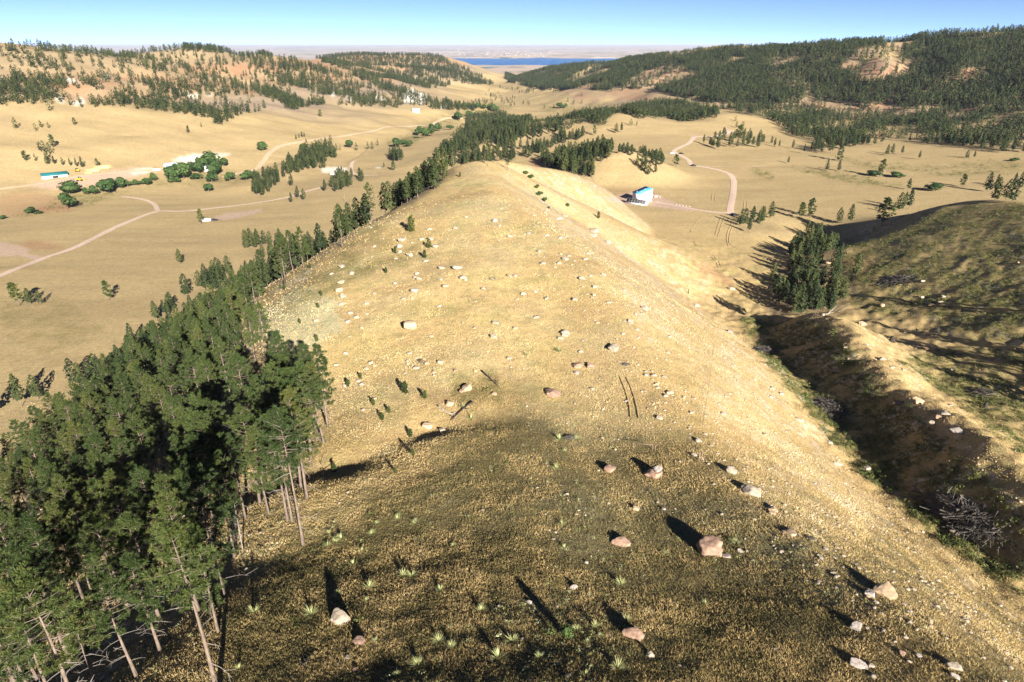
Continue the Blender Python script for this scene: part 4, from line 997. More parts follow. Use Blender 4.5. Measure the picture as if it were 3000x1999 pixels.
REST = """1447 1153 18 t;1655 980 22 w;1640 990 18 w;1570 928 20 w;1683 876 19 w;1600 872 20 w;1534 860 20 w;1182 873 15 w;1208 873 12 w;1200 745 26 w;1246 762 22 w;1263 699 23 w;1236 700 16 w;1276 719 24 w;1257 670 20 w;1334 667 18 w;1450 645 22 w;1464 660 11 w;
1494 692 20 w;1493 673 12 w;1222 799 20 w;1217 812 16 w;1228 815 20 w;1289 817 18 w;1305 836 25 t;1364 819 16 w;1442 815 14 w;1182 874 14 w;1000 890 19 w;1075 887 18 w;954 908 12 w;1027 915 20 w;1046 927 23 w;925 938 22 w;1075 919 13 w;1018 941 20 w;1003 778 24 w;1030 799 20 w;1096 721 14 w;970 802 15 w;
1493 807 20 t;1416 845 15 w;1392 882 10 w;1088 667 10 w;1602 614 12 w;1741 690 20 w;1640 697 16 w;1580 735 15 w;1656 757 20 w;1667 748 14 w;1714 758 22 w;1592 770 18 w;1637 770 18 w;1723 742 18 w;1704 813 26 w;1768 804 18 w;1742 839 18 w;1828 849 18 w;1784 884 18 w;1846 941 20 w;2039 893 22 w;2144 845 20 w;
1575 927 18 r;1510 807 18 w;1514 876 16 t;1961 815 10 w;1730 807 14 w;1847 945 18 w;1701 1029 19 w;1915 1099 20 w;1946 1103 18 w;1924 1124 15 t;1961 1149 24 t;1932 1222 22 w;2119 1212 20 w;2034 1331 18 w;2135 970 20 w;2122 1047 12 w;2210 1111 13 w;2147 1069 11 w;2045 1289 24 w;2032 1166 14 w;2004 1163 14 w;1956 1031 15 w;
1950 1053 13 w;1645 990 16 w;1510 961 16 t;2240 1273 15 t;2256 1161 15 w;2432 1295 16 g;2585 1051 20 w;2613 1075 16 w;2647 1083 13 w;2786 1082 14 w;2782 1185 16 w;2653 973 13 t;2703 823 16 w;2983 769 10 t;2723 1819 20 t;2763 1855 14 w;2873 1819 15 t;2647 1767 18 w;2667 1790 14 w;2582 1795 15 w;2652 1866 18 w;2440 1679 15 w;
2470 1627 16 g;2515 1662 20 t;2505 1675 16 w;2419 1607 16 g;2454 1604 12 g;2262 1502 20 t;2690 1920 18 g;2642 1913 22 r;2406 1636 15 g;2451 1722 14 g;2677 1727 14 w;1551 1764 18 g;1688 1505 12 t;1862 1489 24 t;1944 1490 14 g;1060 1125 16 g;1095 1168 16 w;1010 1130 14 w;985 1068 16 w;1013 1034 16 g;1085 1062 18 t;
1097 1070 14 t;1220 1075 20 w;1250 1063 16 t;1290 1060 22 t;1270 1090 14 t;1195 1065 12 w;1188 1093 10 w;1024 985 12 w;890 1075 12 t;916 1045 10 w;1110 1093 10 w;1050 1115 16 w;1065 1200 12 w;1335 1085 14 r;1392 1086 12 t;2477 1018 14 w;2540 1009 12 w;3 30 0 w"""
rest = []
for s in REST.replace("\n", "").split(";"):
    a = s.split()
    if len(a) == 4 and int(a[2]): rest.append((int(a[0]), int(a[1]), int(a[2]), a[3], None, None, None))
rr2 = random.Random(11)
for _ in range(70):                                   # more of the same along the right rim and over the crown of the ridge
    t_ = rr2.random()
    if rr2.random() < .6:
        u = np.interp(t_, [0, .2, .4, .6, .8, 1], [1500, 1680, 1790, 1930, 2150, 2700]) + rr2.gauss(0, 40); v = np.interp(t_, [0, .2, .4, .6, .8, 1], [600, 760, 920, 1150, 1400, 1880]) + rr2.gauss(0, 30)
    else: u = rr2.uniform(1000, 1750); v = rr2.uniform(620, 1150)
    rest.append((u, v, rr2.uniform(.5, 1.0) * (10 + 7 * (v / 1000)), rr2.choice("wwwtg"), None, None, None))
pos_used = []
def regional(u, v, st):
    col = {"w": "pale", "t": "tan", "r": "reddish", "g": "grey"}[st]
    if u > 2250 and v < 1330: return col + " boulder on the shaded gully and spur at the right", "boulders of the right gully and spur"
    if v > 1300: return col + (" stone among the rocks of the near right rim" if u > 1950 else " stone half sunk in the brown near grass"), ("rocks of the near right rim" if u > 1950 else "stones in the near grass")
    if u > 1560 + max(0, v - 600) * .45: return col + " boulder strewn along the bright right rim of the ridge", "boulders along the right rim"
    if v < 760: return col + " boulder scattered on the bright slope below the summit", "boulders below the summit"
    if u < 1130: return col + " boulder scattered on the greenish left slope of the ridge", "boulders of the left slope"
    return col + " boulder scattered over the golden middle of the ridge", "boulders of the middle ridge"
for i, (u, v, w, st, hr, dr, lab) in enumerate(BIG + rest):
    x, y, z = hit(u, v + w * .18)
    zc = float(project(x, y, z)[2]); W = w / F * zc * (.86 if v < 950 else 1.08 if lab else .92)
    hr = hr or rr2.uniform(.5, .85); dr = dr or rr2.uniform(.65, 1.0)
    o = link("boulder", ROCKS[(rr2.randrange(9) if hr is None or not lab or not any(q in lab for q in ('rounded', 'egg', 'domed')) else 9 + i % 3, st)])
    Hh, Dp = W * hr * .72, W * dr
    z = float(ground(x, y))
    o.location = (x, y, z + Hh * .5 - .22 * Hh); o.scale = (W, Dp, Hh)
    o.rotation_euler = (rr2.gauss(0, .12), rr2.gauss(0, .12), rr2.choice((0, math.pi)) + rr2.gauss(0, .35))
    L, G = regional(u, v, st)
    tag(o, lab or L, "boulder", G)
    pos_used.append((x, y, W))
# slab lying on the red block
x, y, z = hit(1920, 1394); zc = float(project(x, y, z)[2])
o = link("stone_slab", new_mesh("stone_slab", rock_shape(477, IV, 14), IF.ravel(), 3, RM["g"])); W = 30 / F * zc
o.scale = (W, W * .8, W * .28); o.location = (x + .35, y + .1, z + 50 / F * zc * .75 * .78 * .70 + W * .10); o.rotation_euler = (.1, -.12, .5)
tag(o, "flat grey stone slab lying on top of the blocky red boulder", "stone slab")
# loose stones nobody would count
V, Fc, n = [], [], 0
msk = np.clip(.02 + 2.2 * np.clip(a_rock, 0, 1) + .9 * a_tan * np.clip(n25 + .25, 0, 1) + .5 * np.clip(n25 - .1, 0, 1) + .3 * a_sage + 1.3 * a_rim, 0, 2.2).reshape(NR, NT)[:-1, :-1]
s = np.argwhere(cfr & (crr < 420) & (chid < 1) & (cu > -40) & (cu < 3040) & (cv < 2050))
j, i = s[:, 0], s[:, 1]; wgt = msk[j, i] * np.interp(crr[j, i], [45, 110], [.45, 1]) * ((np.abs(crr[j, i] * np.sin(TH[i])) < 130))
wgt *= ~((cu[j, i] < 720) & (cv[j, i] < 1000))
pk = rng.choice(len(j), 4600, p=wgt / wgt.sum())
base_shapes = [rock_shape(500 + q, SV, 8, noise=0) for q in range(6)]
for q in pk:
    jj, ii = j[q], i[q]; r = RR[jj] + rng.random() * (RR[jj + 1] - RR[jj]); th = TH[ii] + rng.random() * (TH[ii + 1] - TH[ii])
    x, y = r * math.sin(th), r * math.cos(th); sz = (.14 + .36 * rng.random() ** 3) * (1 + r / 300)
    a = rng.uniform(0, 6.28); v = base_shapes[rng.integers(6)] * np.array((1, rng.uniform(.6, 1), rng.uniform(.4, .8))) * sz
    V.append(np.c_[v[:, 0] * math.cos(a) - v[:, 1] * math.sin(a) + x, v[:, 0] * math.sin(a) + v[:, 1] * math.cos(a) + y, v[:, 2] + float(ground(x, y)) + sz * .03])
    Fc.append(SF + n); n += len(v)
tag(link("loose_stones", new_mesh("loose_stones", np.vstack(V), np.vstack(Fc).ravel(), 3, RM["w"])), "small pale stones strewn over the ridge", "stones", kind="stuff")

# ------------------------------------------------------------------ grass, brush, yucca
gm, t, b = mat("dry grass blades"); h = NT_(t)
c = h.ramp(h.att("tint").outputs["Fac"], [(.0, (.135, .115, .048)), (.2, (.24, .195, .085)), (.45, (.40, .295, .135)), (.75, (.52, .40, .20)), (1, (.62, .53, .33))])
h.l(c, b.inputs["Base Color"]); b.inputs["Roughness"].default_value = .9; b.inputs["Specular IOR Level"].default_value = .1
s = np.argwhere(cfr & (crr < 260) & (chid < .5) & (cu > -60) & (cu < 3060) & (cv < 2100))
j, i = s[:, 0], s[:, 1]
p_ = .80 * np.interp(crr[j, i], [24, 110, 180, 260], [1, 1, .55, .15])
ok = rng.random(len(j)) < p_; j, i = j[ok], i[ok]; NTu = len(j)
r = RR[j] + rng.random(NTu) * (RR[j + 1] - RR[j]); th = TH[i] + rng.random(NTu) * (TH[i + 1] - TH[i])
bx, by = r * np.sin(th), r * np.cos(th); bz = ground(bx, by)
gi = (j * NT + i)
patch = .75 * fbm(bx, by, 6, 3, 95) + .55 * fbm(bx, by, 2.2, 2, 97); patch2 = fbm(bx, by, 28, 3, 96)
tint = np.clip(.54 + .40 * patch + .28 * patch2 + .10 * rng.normal(size=NTu) - .55 * a_green[gi] - .52 * a_brown_dim[gi] + .1 * a_tan[gi] + .10 * a_sage[gi], 0, 1)  # near blades take the brown tone and its painted darkening too
size = (.11 + .15 * rng.random(NTu)) * (1 + .35 * np.clip(patch, -.6, 1)) * (1 + r / 320)
NBL = 6
an = rng.uniform(0, 6.28, (NTu, NBL)); sp = rng.uniform(.02, .22, (NTu, NBL)) * size[:, None] * 1.4
px = bx[:, None] + np.cos(an) * sp; py = by[:, None] + np.sin(an) * sp; L = size[:, None] * rng.uniform(.55, 1.15, (NTu, NBL))
ln = rng.uniform(.1, .55, (NTu, NBL)) * L; a2 = an + rng.normal(0, .6, (NTu, NBL)); wd = (.012 + .00018 * r)[:, None] * rng.uniform(.7, 1.4, (NTu, NBL)); a3 = rng.uniform(0, 6.28, (NTu, NBL))
z0 = np.broadcast_to(bz[:, None] - .03, px.shape)
v = np.stack([np.stack([px - np.cos(a3) * wd, py - np.sin(a3) * wd, z0], -1), np.stack([px + np.cos(a3) * wd, py + np.sin(a3) * wd, z0], -1),
              np.stack([px + np.cos(a2) * ln, py + np.sin(a2) * ln, z0 + L], -1)], 2).reshape(-1, 3)
me = new_mesh("dry_grass", v, np.arange(len(v)), 3, gm)
attr(me, "tint", np.repeat(np.clip(tint[:, None] + rng.normal(0, .09, (NTu, NBL)), 0, 1).ravel(), 3))
tag(link("dry_grass", me), "dry golden and brown grass covering the ridge", "grass", kind="stuff")
print("grass tufts", NTu)

bm_, t, b = mat("brush leaves"); h = NT_(t)
c = h.ramp(h.att("tint").outputs["Fac"], [(.0, (.050, .070, .022)), (.4, (.095, .110, .035)), (.75, (.20, .205, .08)), (1, (.40, .42, .27))])
h.l(c, b.inputs["Base Color"]); b.inputs["Roughness"].default_value = .8; b.inputs["Specular IOR Level"].default_value = .15
def clumps(name, weight, N, s0, s1, t0, t1, rmax, rmin=0, nq=34):
    s = np.argwhere(cfr & (crr < rmax) & (crr > rmin) & (chid < 1) & (cu > -60) & (cu < 3060) & (cv < 2100)); j, i = s[:, 0], s[:, 1]
    w = weight.reshape(NR, NT)[j, i] ** 1.6 * crr[j, i] ** .6; pk = rng.choice(len(j), N, p=w / w.sum())
    j, i = j[pk], i[pk]; r = RR[j] + rng.random(N) * (RR[j + 1] - RR[j]); th = TH[i] + rng.random(N) * (TH[i + 1] - TH[i])
    x, y = r * np.sin(th), r * np.cos(th); z = ground(x, y); S = rng.uniform(s0, s1, N) * rng.uniform(.6, 1.3, N)
    d = rand_dirs(N * nq, rng).reshape(N, nq, 3); d[:, :, 2] = np.abs(d[:, :, 2]); c = np.stack([x, y, z], -1)[:, None] + d * S[:, None, None] * np.array((.55, .55, .5)) * rng.uniform(.5, 1, (N, nq, 1))
    nn = d + .6 * rand_dirs(N * nq, rng).reshape(N, nq, 3); nn /= np.linalg.norm(nn, axis=2)[..., None]
    s1_ = np.cross(nn, rand_dirs(N * nq, rng).reshape(N, nq, 3)); s1_ /= np.linalg.norm(s1_, axis=2)[..., None]; s2_ = np.cross(nn, s1_)
    Lq = (S[:, None] * rng.uniform(.06, .14, (N, nq)))[..., None]
    v = np.stack([c - s1_ * Lq, c + s2_ * Lq, c + s1_ * Lq], 2).reshape(-1, 3)
    me = new_mesh(name, v, np.arange(len(v)), 3, bm_); attr(me, "tint", np.repeat(np.clip(rng.uniform(t0, t1, N)[:, None] + rng.normal(0, .08, (N, nq)), 0, 1).ravel(), 3))
    return link(name, me)
gw = np.where(a_green > .22, a_green, 0)
tag(clumps("brush", gw * (X_ > 55) + .12 * gw, 13000, .4, 1.3, .0, .7, 430, 0), "low dark green brush filling the gullies", "brush", kind="stuff")
tag(clumps("valley_brush", np.where(a_green > .15, a_green, 0) * (Y_ > 0), 2200, .9, 2.6, .0, .45, 1900, 440, 20), "dark brush in the draws of the valleys", "brush", kind="stuff")
tag(clumps("sagebrush", a_sage + .03 * (a_green > .1) * (np.abs(X_) < 60), 3000, .3, .7, .6, .95, 260, 0, 24), "pale grey green sage on the left slope", "sagebrush", kind="stuff")

ym, t, b = mat("yucca leaves"); h = NT_(t)
c = h.ramp(h.att("tint").outputs["Fac"], [(0, (.16, .19, .07)), (1, (.46, .46, .22))]); h.l(c, b.inputs["Base Color"]); b.inputs["Roughness"].default_value = .6
def yucca_mesh(seed):
    r = np.random.default_rng(seed); n = 70; d = rand_dirs(n, r); d[:, 2] = np.abs(d[:, 2]) * .9 + .15; d /= np.linalg.norm(d, axis=1)[:, None]
    L = r.uniform(.35, .62, n)[:, None]; sd = np.cross(d, (0, 0, 1)); sd /= np.linalg.norm(sd, axis=1)[:, None] + 1e-9
    o = d * .05; v = np.stack([o - sd * .022, o + sd * .022, o + d * L], 1).reshape(-1, 3)
    me = new_mesh("yucca", v, np.arange(len(v)), 3, ym); attr(me, "tint", np.repeat(r.random(n), 3)); return me
YM = [yucca_mesh(600 + q) for q in range(4)]
ypx = [(1690, 1848), (1745, 1840), (1760, 1868), (1720, 1885), (1082, 1722), (1180, 1688), (1060, 1615), (1035, 1655), (985, 1590), (960, 1600), (965, 1563), (1000, 1580), (1090, 1565), (1105, 1535), (1165, 1522), (1215, 1535), (1330, 1600), (1205, 1688), (1100, 1880),
       (1075, 1760), (990, 1745), (910, 1800), (1285, 1880), (1325, 1898), (1290, 1730), (1653, 1608), (1645, 1540), (1820, 1715), (2065, 1770), (1948, 1625), (2145, 1590), (2158, 1595), (1835, 1820), (1580, 1930), (1810, 1960), (1715, 1980), (1640, 1290), (1690, 1290), (1655, 1325),
       (1630, 1375), (1460, 1930), (1225, 1950), (1165, 1980), (1500, 1880), (1410, 1790), (745, 1795), (700, 1960), (1540, 1040), (1635, 1030), (1358, 1193), (1380, 1230)]
for u, v in ypx:
    x, y, z = hit(u, v); o = link("yucca", rr2.choice(YM)); o.location = (x, y, z); s_ = rr2.uniform(.8, 1.7) * (1 if v > 1300 else 1.5); o.scale = (s_, s_, s_ * rr2.uniform(.8, 1.2)); o.rotation_euler = (0, 0, rr2.uniform(0, 6.28))
    if v < 1420: tag(o, "pale green spiky clump growing in the middle of the ridge", "yucca", "spiky clumps of the middle ridge")
    elif u < 1350: tag(o, "pale green spiky clump at the lower left near the forest shadow", "yucca", "spiky clumps of the lower left")
    else: tag(o, "pale green spiky clump in the brown grass at the bottom of the photo", "yucca", "spiky clumps of the near grass")

# ------------------------------------------------------------------ young pines and bushes on the ridge
ypm = []
for q in range(3):
    cm, tm = pine_proto(640 + q, 4.0, base=.04, wid=.24, nb=46, cl=4, ns=10, size=.40, dead=0, width=.2, taper=.8); ypm.append((cm, tm))
YP = [(1206, 678, 34, "tallest young pine, bright green, above the white boulder column"), (1244, 756, 18, "young pine beside the flat white rock under the boulder column"), (1257, 726, 20, "young pine at the foot of the pale boulder group on the upper slope"), (1131, 800, 13, "low round young pine alone on the left slope"),
      (1158, 742, 15, "young pine left of the bottom white boulder of the column"), (1348, 518, 10, "tiny pine on the skyline left of the summit"), (1753, 640, 15, "small green pine on the edge of the right rim, seen against the valley"), (1661, 1872, 46, "bright green round bush with a long dark shadow at the bottom"),
      (1188, 1152, 28, "young green pine in the middle of the left slope"), (1245, 1168, 20, "smaller young pine right of the one in mid slope")] + [(a, b_, c_, None) for a, b_, c_ in
      ((909, 787, 12), (834, 850, 13), (822, 846, 10), (941, 866, 12), (932, 902, 12), (1020, 1132, 18), (928, 1000, 16), (955, 1068, 14), (1095, 1188, 16), (1140, 1210, 16), (1120, 1230, 18), (1203, 1280, 20), (1210, 1335, 18), (980, 1382, 22), (1158, 1386, 14), (775, 940, 12), (780, 1005, 12), (1057, 1110, 14), (878, 948, 12), (886, 1012, 11))]
for u, v, hp, lab in YP:
    if hp > 40: BUSH = (u, v, hp, lab); continue
    x, y, z = hit(u, v); zc = float(project(x, y, z)[2]); cm, tm = rr2.choice(ypm)
    root = bpy.data.objects.new("young_pine", None); COL.objects.link(root); s_ = hp / F * zc * 1.25 / 4.0
    root.location = (x, y, z); root.scale = (s_ * 1.1, s_ * 1.1, s_); root.rotation_euler = (0, 0, rr2.uniform(0, 6.28))
    tag(root, lab or "small dark green seedling pine on the left slope of the ridge", "young pine", None if lab else "seedling pines on the left slope")
    if not lab: root["group"] = "seedling pines on the left slope"
    link("trunk", tm, root); link("crown", cm, root)
# snags and stumps
sn = snag_proto(660, 12.0)
for u, v, hgt, lab in [(1010, 590, 11, "bare dead pine snag at the forest edge below the summit"), (300, 1120, 13, "grey dead pine standing inside the foreground forest"), (712, 1615, 8, "dead pine with curled bare limbs at the edge of the black shadow"), (1170, 610, 6, None)]:
    if not lab: continue
    x, y, z = hit(u, v); root = bpy.data.objects.new("dead_pine", None); COL.objects.link(root); root.location = (x, y, z); s_ = hgt / 12; root.scale = (s_, s_, s_)
    tag(root, lab, "dead tree"); link("trunk", sn, root)

# ------------------------------------------------------------------ broadleaf trees and shrubs
LP = [leafy_proto(700 + q, 1000, lobes=l) for q, l in enumerate((9, 11, 8))]
BL = [  # base pixel, crown width px, height ratio, label
    (205, 569, 64, .52, "wide low dark green tree at the left end of the creek row"), (255, 571, 24, .8, None), (279, 571, 28, 1.0, None), (322, 566, 60, .68, "widest round cottonwood in the middle of the creek row"), (357, 553, 32, .95, "tall green tree right of the widest creek cottonwood"),
    (375, 548, 26, .75, None), (403, 544, 24, .65, None), (430, 542, 30, .6, None), (199, 612, 52, .8, "round dark tree alone beside the red bank with its shadow on the right"), (452, 532, 22, 1.05, None), (508, 533, 46, .9, "leftmost big cottonwood of the homestead grove"),
    (500, 536, 20, .6, None), (520, 536, 24, .65, None), (540, 524, 50, .85, None), (575, 527, 36, .5, "low dark tree at the front of the homestead grove"), (584, 510, 40, .9, None), (610, 496, 60, .75, "highest cottonwood at the back of the homestead grove"), (560, 505, 34, .8, None), (515, 500, 26, .7, None),
    (630, 519, 48, .95, None), (656, 490, 32, .85, "detached cottonwood at the right end of the homestead grove"), (622, 535, 34, .8, None), (612, 562, 30, .8, "cottonwood below the grove, close to the open field"), (674, 532, 36, .75, "paler green tree right of the homestead grove"), (722, 528, 36, .7, None), (750, 527, 30, .8, None),
    (88, 626, 34, .5, None), (112, 628, 26, .4, None), (8, 643, 24, .5, None), (771, 444, 30, .85, "dark round tree alone beside the bend of the dirt track"), (890, 442, 22, .85, None), (1024, 434, 26, .9, "bright green round tree on the valley floor left of the wooded ridge"),
    (1160, 432, 30, .8, None), (1180, 425, 26, .6, None), (1200, 430, 26, .6, None), (1225, 398, 26, .9, None), (1245, 402, 30, .9, None), (1265, 398, 30, 1.0, None), (1285, 385, 26, .9, None), (1320, 380, 26, .5, None), (1344, 354, 30, .75, None), (1372, 343, 26, .6, None), (1392, 343, 18, .6, None),
    (1340, 314, 20, .5, None), (1360, 315, 20, .6, None), (1378, 315, 18, .6, None), (1400, 318, 22, .7, None), (1418, 320, 20, .6, None), (1438, 322, 22, .8, None), (1450, 330, 26, .8, None), (1640, 319, 22, .8, "bright yellow green bush in the far golden valley"), (1655, 318, 14, .9, None),
    (1355, 391, 16, .6, None), (2630, 520, 44, .35, "wide dark shrub patch in the dip of the right fields"), (2560, 517, 50, .3, "dark brushy bank below the lone field pine"), (2740, 560, 52, .4, "grey green shrub mound in the right fields"), (2970, 472, 26, .35, None),
    (1540, 512, 18, .6, None), (1556, 524, 20, .6, None), (1572, 552, 18, .6, None), (1580, 575, 22, .7, None), (1596, 592, 18, .8, None), (1664, 606, 12, 1.0, None), (1608, 612, 10, .8, None)]
def bl_region(u, v):
    if 1520 < u < 1700 and v > 500: return "dark shrub in the dip right of the summit", "shrubs in the summit dip"
    if u < 470: return "green tree or bush in the left valley creek row", "trees of the creek row"
    if u < 800 and v > 470: return "broad green tree of the homestead grove", "trees of the homestead grove"
    if u > 2400: return "dark shrub patch on the right fields", "shrubs of the right fields"
    if v < 335: return "bright green bush along the far creek", "bushes of the far creek"
    return "green broadleaf tree in the middle valley", "trees of the middle valley"
BL.append((BUSH[0], BUSH[1], 40, 1.25, BUSH[3]))
for u, v, w, hr, lab in BL:
    x, y, z = hit(u, v); zc = float(project(x, y, z)[2]); W = w / F * zc; cm, tm = rr2.choice(LP)
    shrub = hr < .45 or v > 1500 or (1520 < u < 1700 and v > 500)
    root = bpy.data.objects.new("shrub" if shrub else "broadleaf_tree", None); COL.objects.link(root)
    root.location = (x, y, z - .2); root.scale = (W * 1.25, W * 1.25 * rr2.uniform(.8, 1.1), W * hr * 1.25); root.rotation_euler = (0, 0, rr2.uniform(0, 6.28))
    L, G = bl_region(u, v); tag(root, lab or L, "shrub" if shrub else "tree", G)
    link("trunk", tm, root); link("crown", cm, root)

# ------------------------------------------------------------------ branch piles and fallen wood
pile_m = simple("grey branch wood", (.11, .098, .09), .9, .5, 1.2)
def pile_mesh(seed, L, W, H, n):
    r = np.random.default_rng(seed); m = MB()
    for i in range(n):
        a = r.normal(0, .5) + (0 if r.random() < .7 else r.uniform(0, 3.14)); e = r.normal(0, .18)
        u = np.array((math.cos(a) * math.cos(e), math.sin(a) * math.cos(e), math.sin(e)))
        p = np.array((r.normal(0, L * .20), r.normal(0, W * .20), 0)); q = max(0, 1 - (p[0] / (L * .5)) ** 2 - (p[1] / (W * .5)) ** 2)
        p[2] = H * q * r.random() ** .6 + .05
        ln = r.uniform(.10, .38) * L; tt = np.linspace(-.5, .5, 5); pts = p + np.outer(tt * ln, u); pts[:, :2] += r.normal(0, .025 * ln, (5, 2)); pts[:, 2] = np.maximum(pts[:, 2], -.05)
        rad = r.choice([.03, .045, .07, .12], p=[.4, .35, .18, .07]) * (.6 + L / 16)
        m.tube(pts, rad * np.array([1, .95, .85, .7, .5]), 4, 0, False)
        for _ in range(2):
            k = r.integers(1, 4); w2 = (u + rand_dirs(1, r)[0] * .9) * ln * .18
            m.tube([pts[k], pts[k] + w2 * .5 + r.normal(0, .03 * ln, 3), pts[k] + w2], [rad * .5, rad * .35, rad * .15], 3, 0, False)
    return m
for u, v, Lp, Wp, rot, n, lab in [
    (2812, 1512, 262, 92, 31, 620, "largest tangled pile of dark grey branches in the gully at the right edge"), (2425, 1196, 108, 48, 35, 240, "pile of pale grey branches at the foot of the ridge flank beside the spur"), (2243, 1028, 84, 48, 12, 220, "pile of pale grey branches at the edge of the black shadow"),
    (2622, 824, 130, 30, 0, 220, "long low dark branch pile in the right valley"), (2878, 1152, 92, 52, 15, 80, "loose heap of pale logs at the far right gully"), (2740, 980, 48, 22, -32, 36, "few pale fallen logs in the shade behind the spur"), (1833, 1069, 26, 20, 0, 50, "small round heap of grey twigs on the ridge top"),
    (1443, 818, 22, 12, 0, 40, "small grey twig heap near the upper boulders"), (1668, 1285, 44, 26, 0, 60, "grey twig tangle beside the spiky clumps in mid ridge"), (2375, 1580, 44, 18, 25, 26, "bleached dead branches among the rocks of the right rim"), (1232, 1062, 22, 22, 40, 24, "small dead branch heap beside a tan rock")]:
    x, y, z = hit(u, v); ca, sa = math.cos(R(rot)), math.sin(R(rot))
    gxx = float(ground(x + 3, y) - ground(x - 3, y)) / 6; gyy = float(ground(x, y + 3) - ground(x, y - 3)) / 6; pn = np.array((-gxx, -gyy, 1.0))
    def onplane(a, b_): d = ray(a, b_); return d * (pn @ np.array((x, y, z))) / (pn @ d)
    e0, e1 = onplane(u - ca * Lp / 2, v - sa * Lp / 2), onplane(u + ca * Lp / 2, v + sa * Lp / 2); w0, w1 = onplane(u + sa * Wp / 2, v - ca * Wp / 2), onplane(u - sa * Wp / 2, v + ca * Wp / 2)
    L = float(np.linalg.norm(e1 - e0)); W = min(float(np.linalg.norm(w1 - w0)), L * .75); head = math.atan2(e1[1] - e0[1], e1[0] - e0[0])
    m = pile_mesh(800 + int(u), L, W, min(.22 * W, 1.3), int(n * 1.6))
    o = link("branch_pile", m.mesh("branch_pile", pile_m)); o.location = (x, y, z); nrm = Vector((-gxx, -gyy, 1)).normalized(); ax = Vector((math.cos(head), math.sin(head), 0)); ax = (ax - nrm * ax.dot(nrm)).normalized(); ay = nrm.cross(ax)
    o.rotation_euler = Matrix((ax, ay, nrm)).transposed().to_euler()
    tag(o, lab, "branch pile", "branch piles")
def limb(pxs, rad, name, lab, mt, cat, lift=.12):
    P_ = np.array([hit(u, v) for u, v in pxs]); P_[:, 2] += lift; m = MB(); P2 = spline(P_, 4); m.tube(P2, np.linspace(rad, rad * .35, len(P2)), 6)
    r = np.random.default_rng(int(pxs[0][0])); d = P2[-1] - P2[0]; ln = np.linalg.norm(d)
    for k in range(4):
        p = P2[r.integers(1, len(P2) - 1)]; w = rand_dirs(1, r)[0] * ln * .2; w[2] = abs(w[2]) * .6; m.tube([p, p + w * .6, p + w], [rad * .5, rad * .35, rad * .1], 4)
    return tag(link(name, m.mesh(name, mt)), lab, cat)
char_m = simple("charred wood", (.035, .03, .028), .9, .4, 3)
limb([(1282, 1190), (1305, 1208), (1338, 1218)], .16, "dead_branch", "bleached fallen branch, left arm of the crossed pair", twig_m, "dead branch")
limb([(1384, 1180), (1350, 1208), (1322, 1236)], .15, "dead_branch", "dark fallen branch, right arm of the crossed pair", char_m, "dead branch", .3)
limb([(1411, 1088), (1435, 1110), (1458, 1132)], .2, "charred_log", "charred black log lying in the middle of the ridge", char_m, "log")
limb([(2420, 922), (2440, 916), (2460, 913)], .14, "fallen_log", "thin pale fallen log at the foot of the grove", twig_m, "log")
limb([(889, 1953), (905, 1930), (922, 1908)], .14, "charred_log", "charred stick lying in brown grass at the bottom left", char_m, "log")
limb([(940, 1410), (948, 1378), (935, 1350)], .12, "charred_log", "thin charred branch left of the seedlings near the forest shadow", char_m, "log")
def stump(u, v, hgt, rad, lab):
    x, y, z = hit(u, v); m = MB(); zz = np.linspace(0, 1, 5); m.tube(np.c_[.1 * zz, .05 * zz, zz * hgt - .2 * (zz == 0)], rad * (1.3 - .6 * zz), 9)
    for k in range(5): a = k * 1.3; m.tube([(.2 * rad, 0, hgt * .12), (math.cos(a) * rad * 1.6, math.sin(a) * rad * 1.6, .1), (math.cos(a) * rad * 2.6, math.sin(a) * rad * 2.6, -.1)], [rad * .4, rad * .3, rad * .1], 5)
    o = link("stump", m.mesh("stump", char_m)); o.location = (x, y, z); tag(o, lab, "stump")
stump(2611, 1000, 2.0, .7, "black burnt stump on the lit side of the right spur"); stump(2884, 1197, 1.9, .5, "black leaning stump near the right edge below the pale logs"); stump(2016, 860, 2.4, .18, "dark upright stub on the right flank of the ridge")
stump(834, 833, 2.0, .35, "pale broken stub at the forest edge under the thin trunks")
# ------------------------------------------------------------------ buildings, vehicles, fences
def paint(name, col, rough=.5, metal=0.0):
    m = simple(name, col, rough, .06, 1.5, metal); m.node_tree.nodes["Principled BSDF"].inputs["Specular IOR Level"].default_value = .15; return m
WHITE = paint("white siding", (.80, .80, .80)); BLUE = paint("blue metal roof", (.10, .42, .68), .35); TEAL = paint("dark teal roof", (.02, .13, .15), .4); DARK = paint("dark opening", (.02, .02, .022), .6)
GLASS = paint("window glass", (.03, .035, .045), .1); TYRE = paint("tyre rubber", (.02, .02, .02), .9); YEL = paint("yellow machine paint", (.75, .40, .03), .4); STEEL = paint("galvanised steel", (.55, .55, .55), .4, .6)
LOGC = simple("peeled yellow logs", (.62, .45, .20), .8, .2, 3); GREYW = simple("weathered wood", (.36, .31, .27), .9, .2, 4); SHADE = simple("dark shade cloth", (.045, .045, .055), .7, .3, 2)
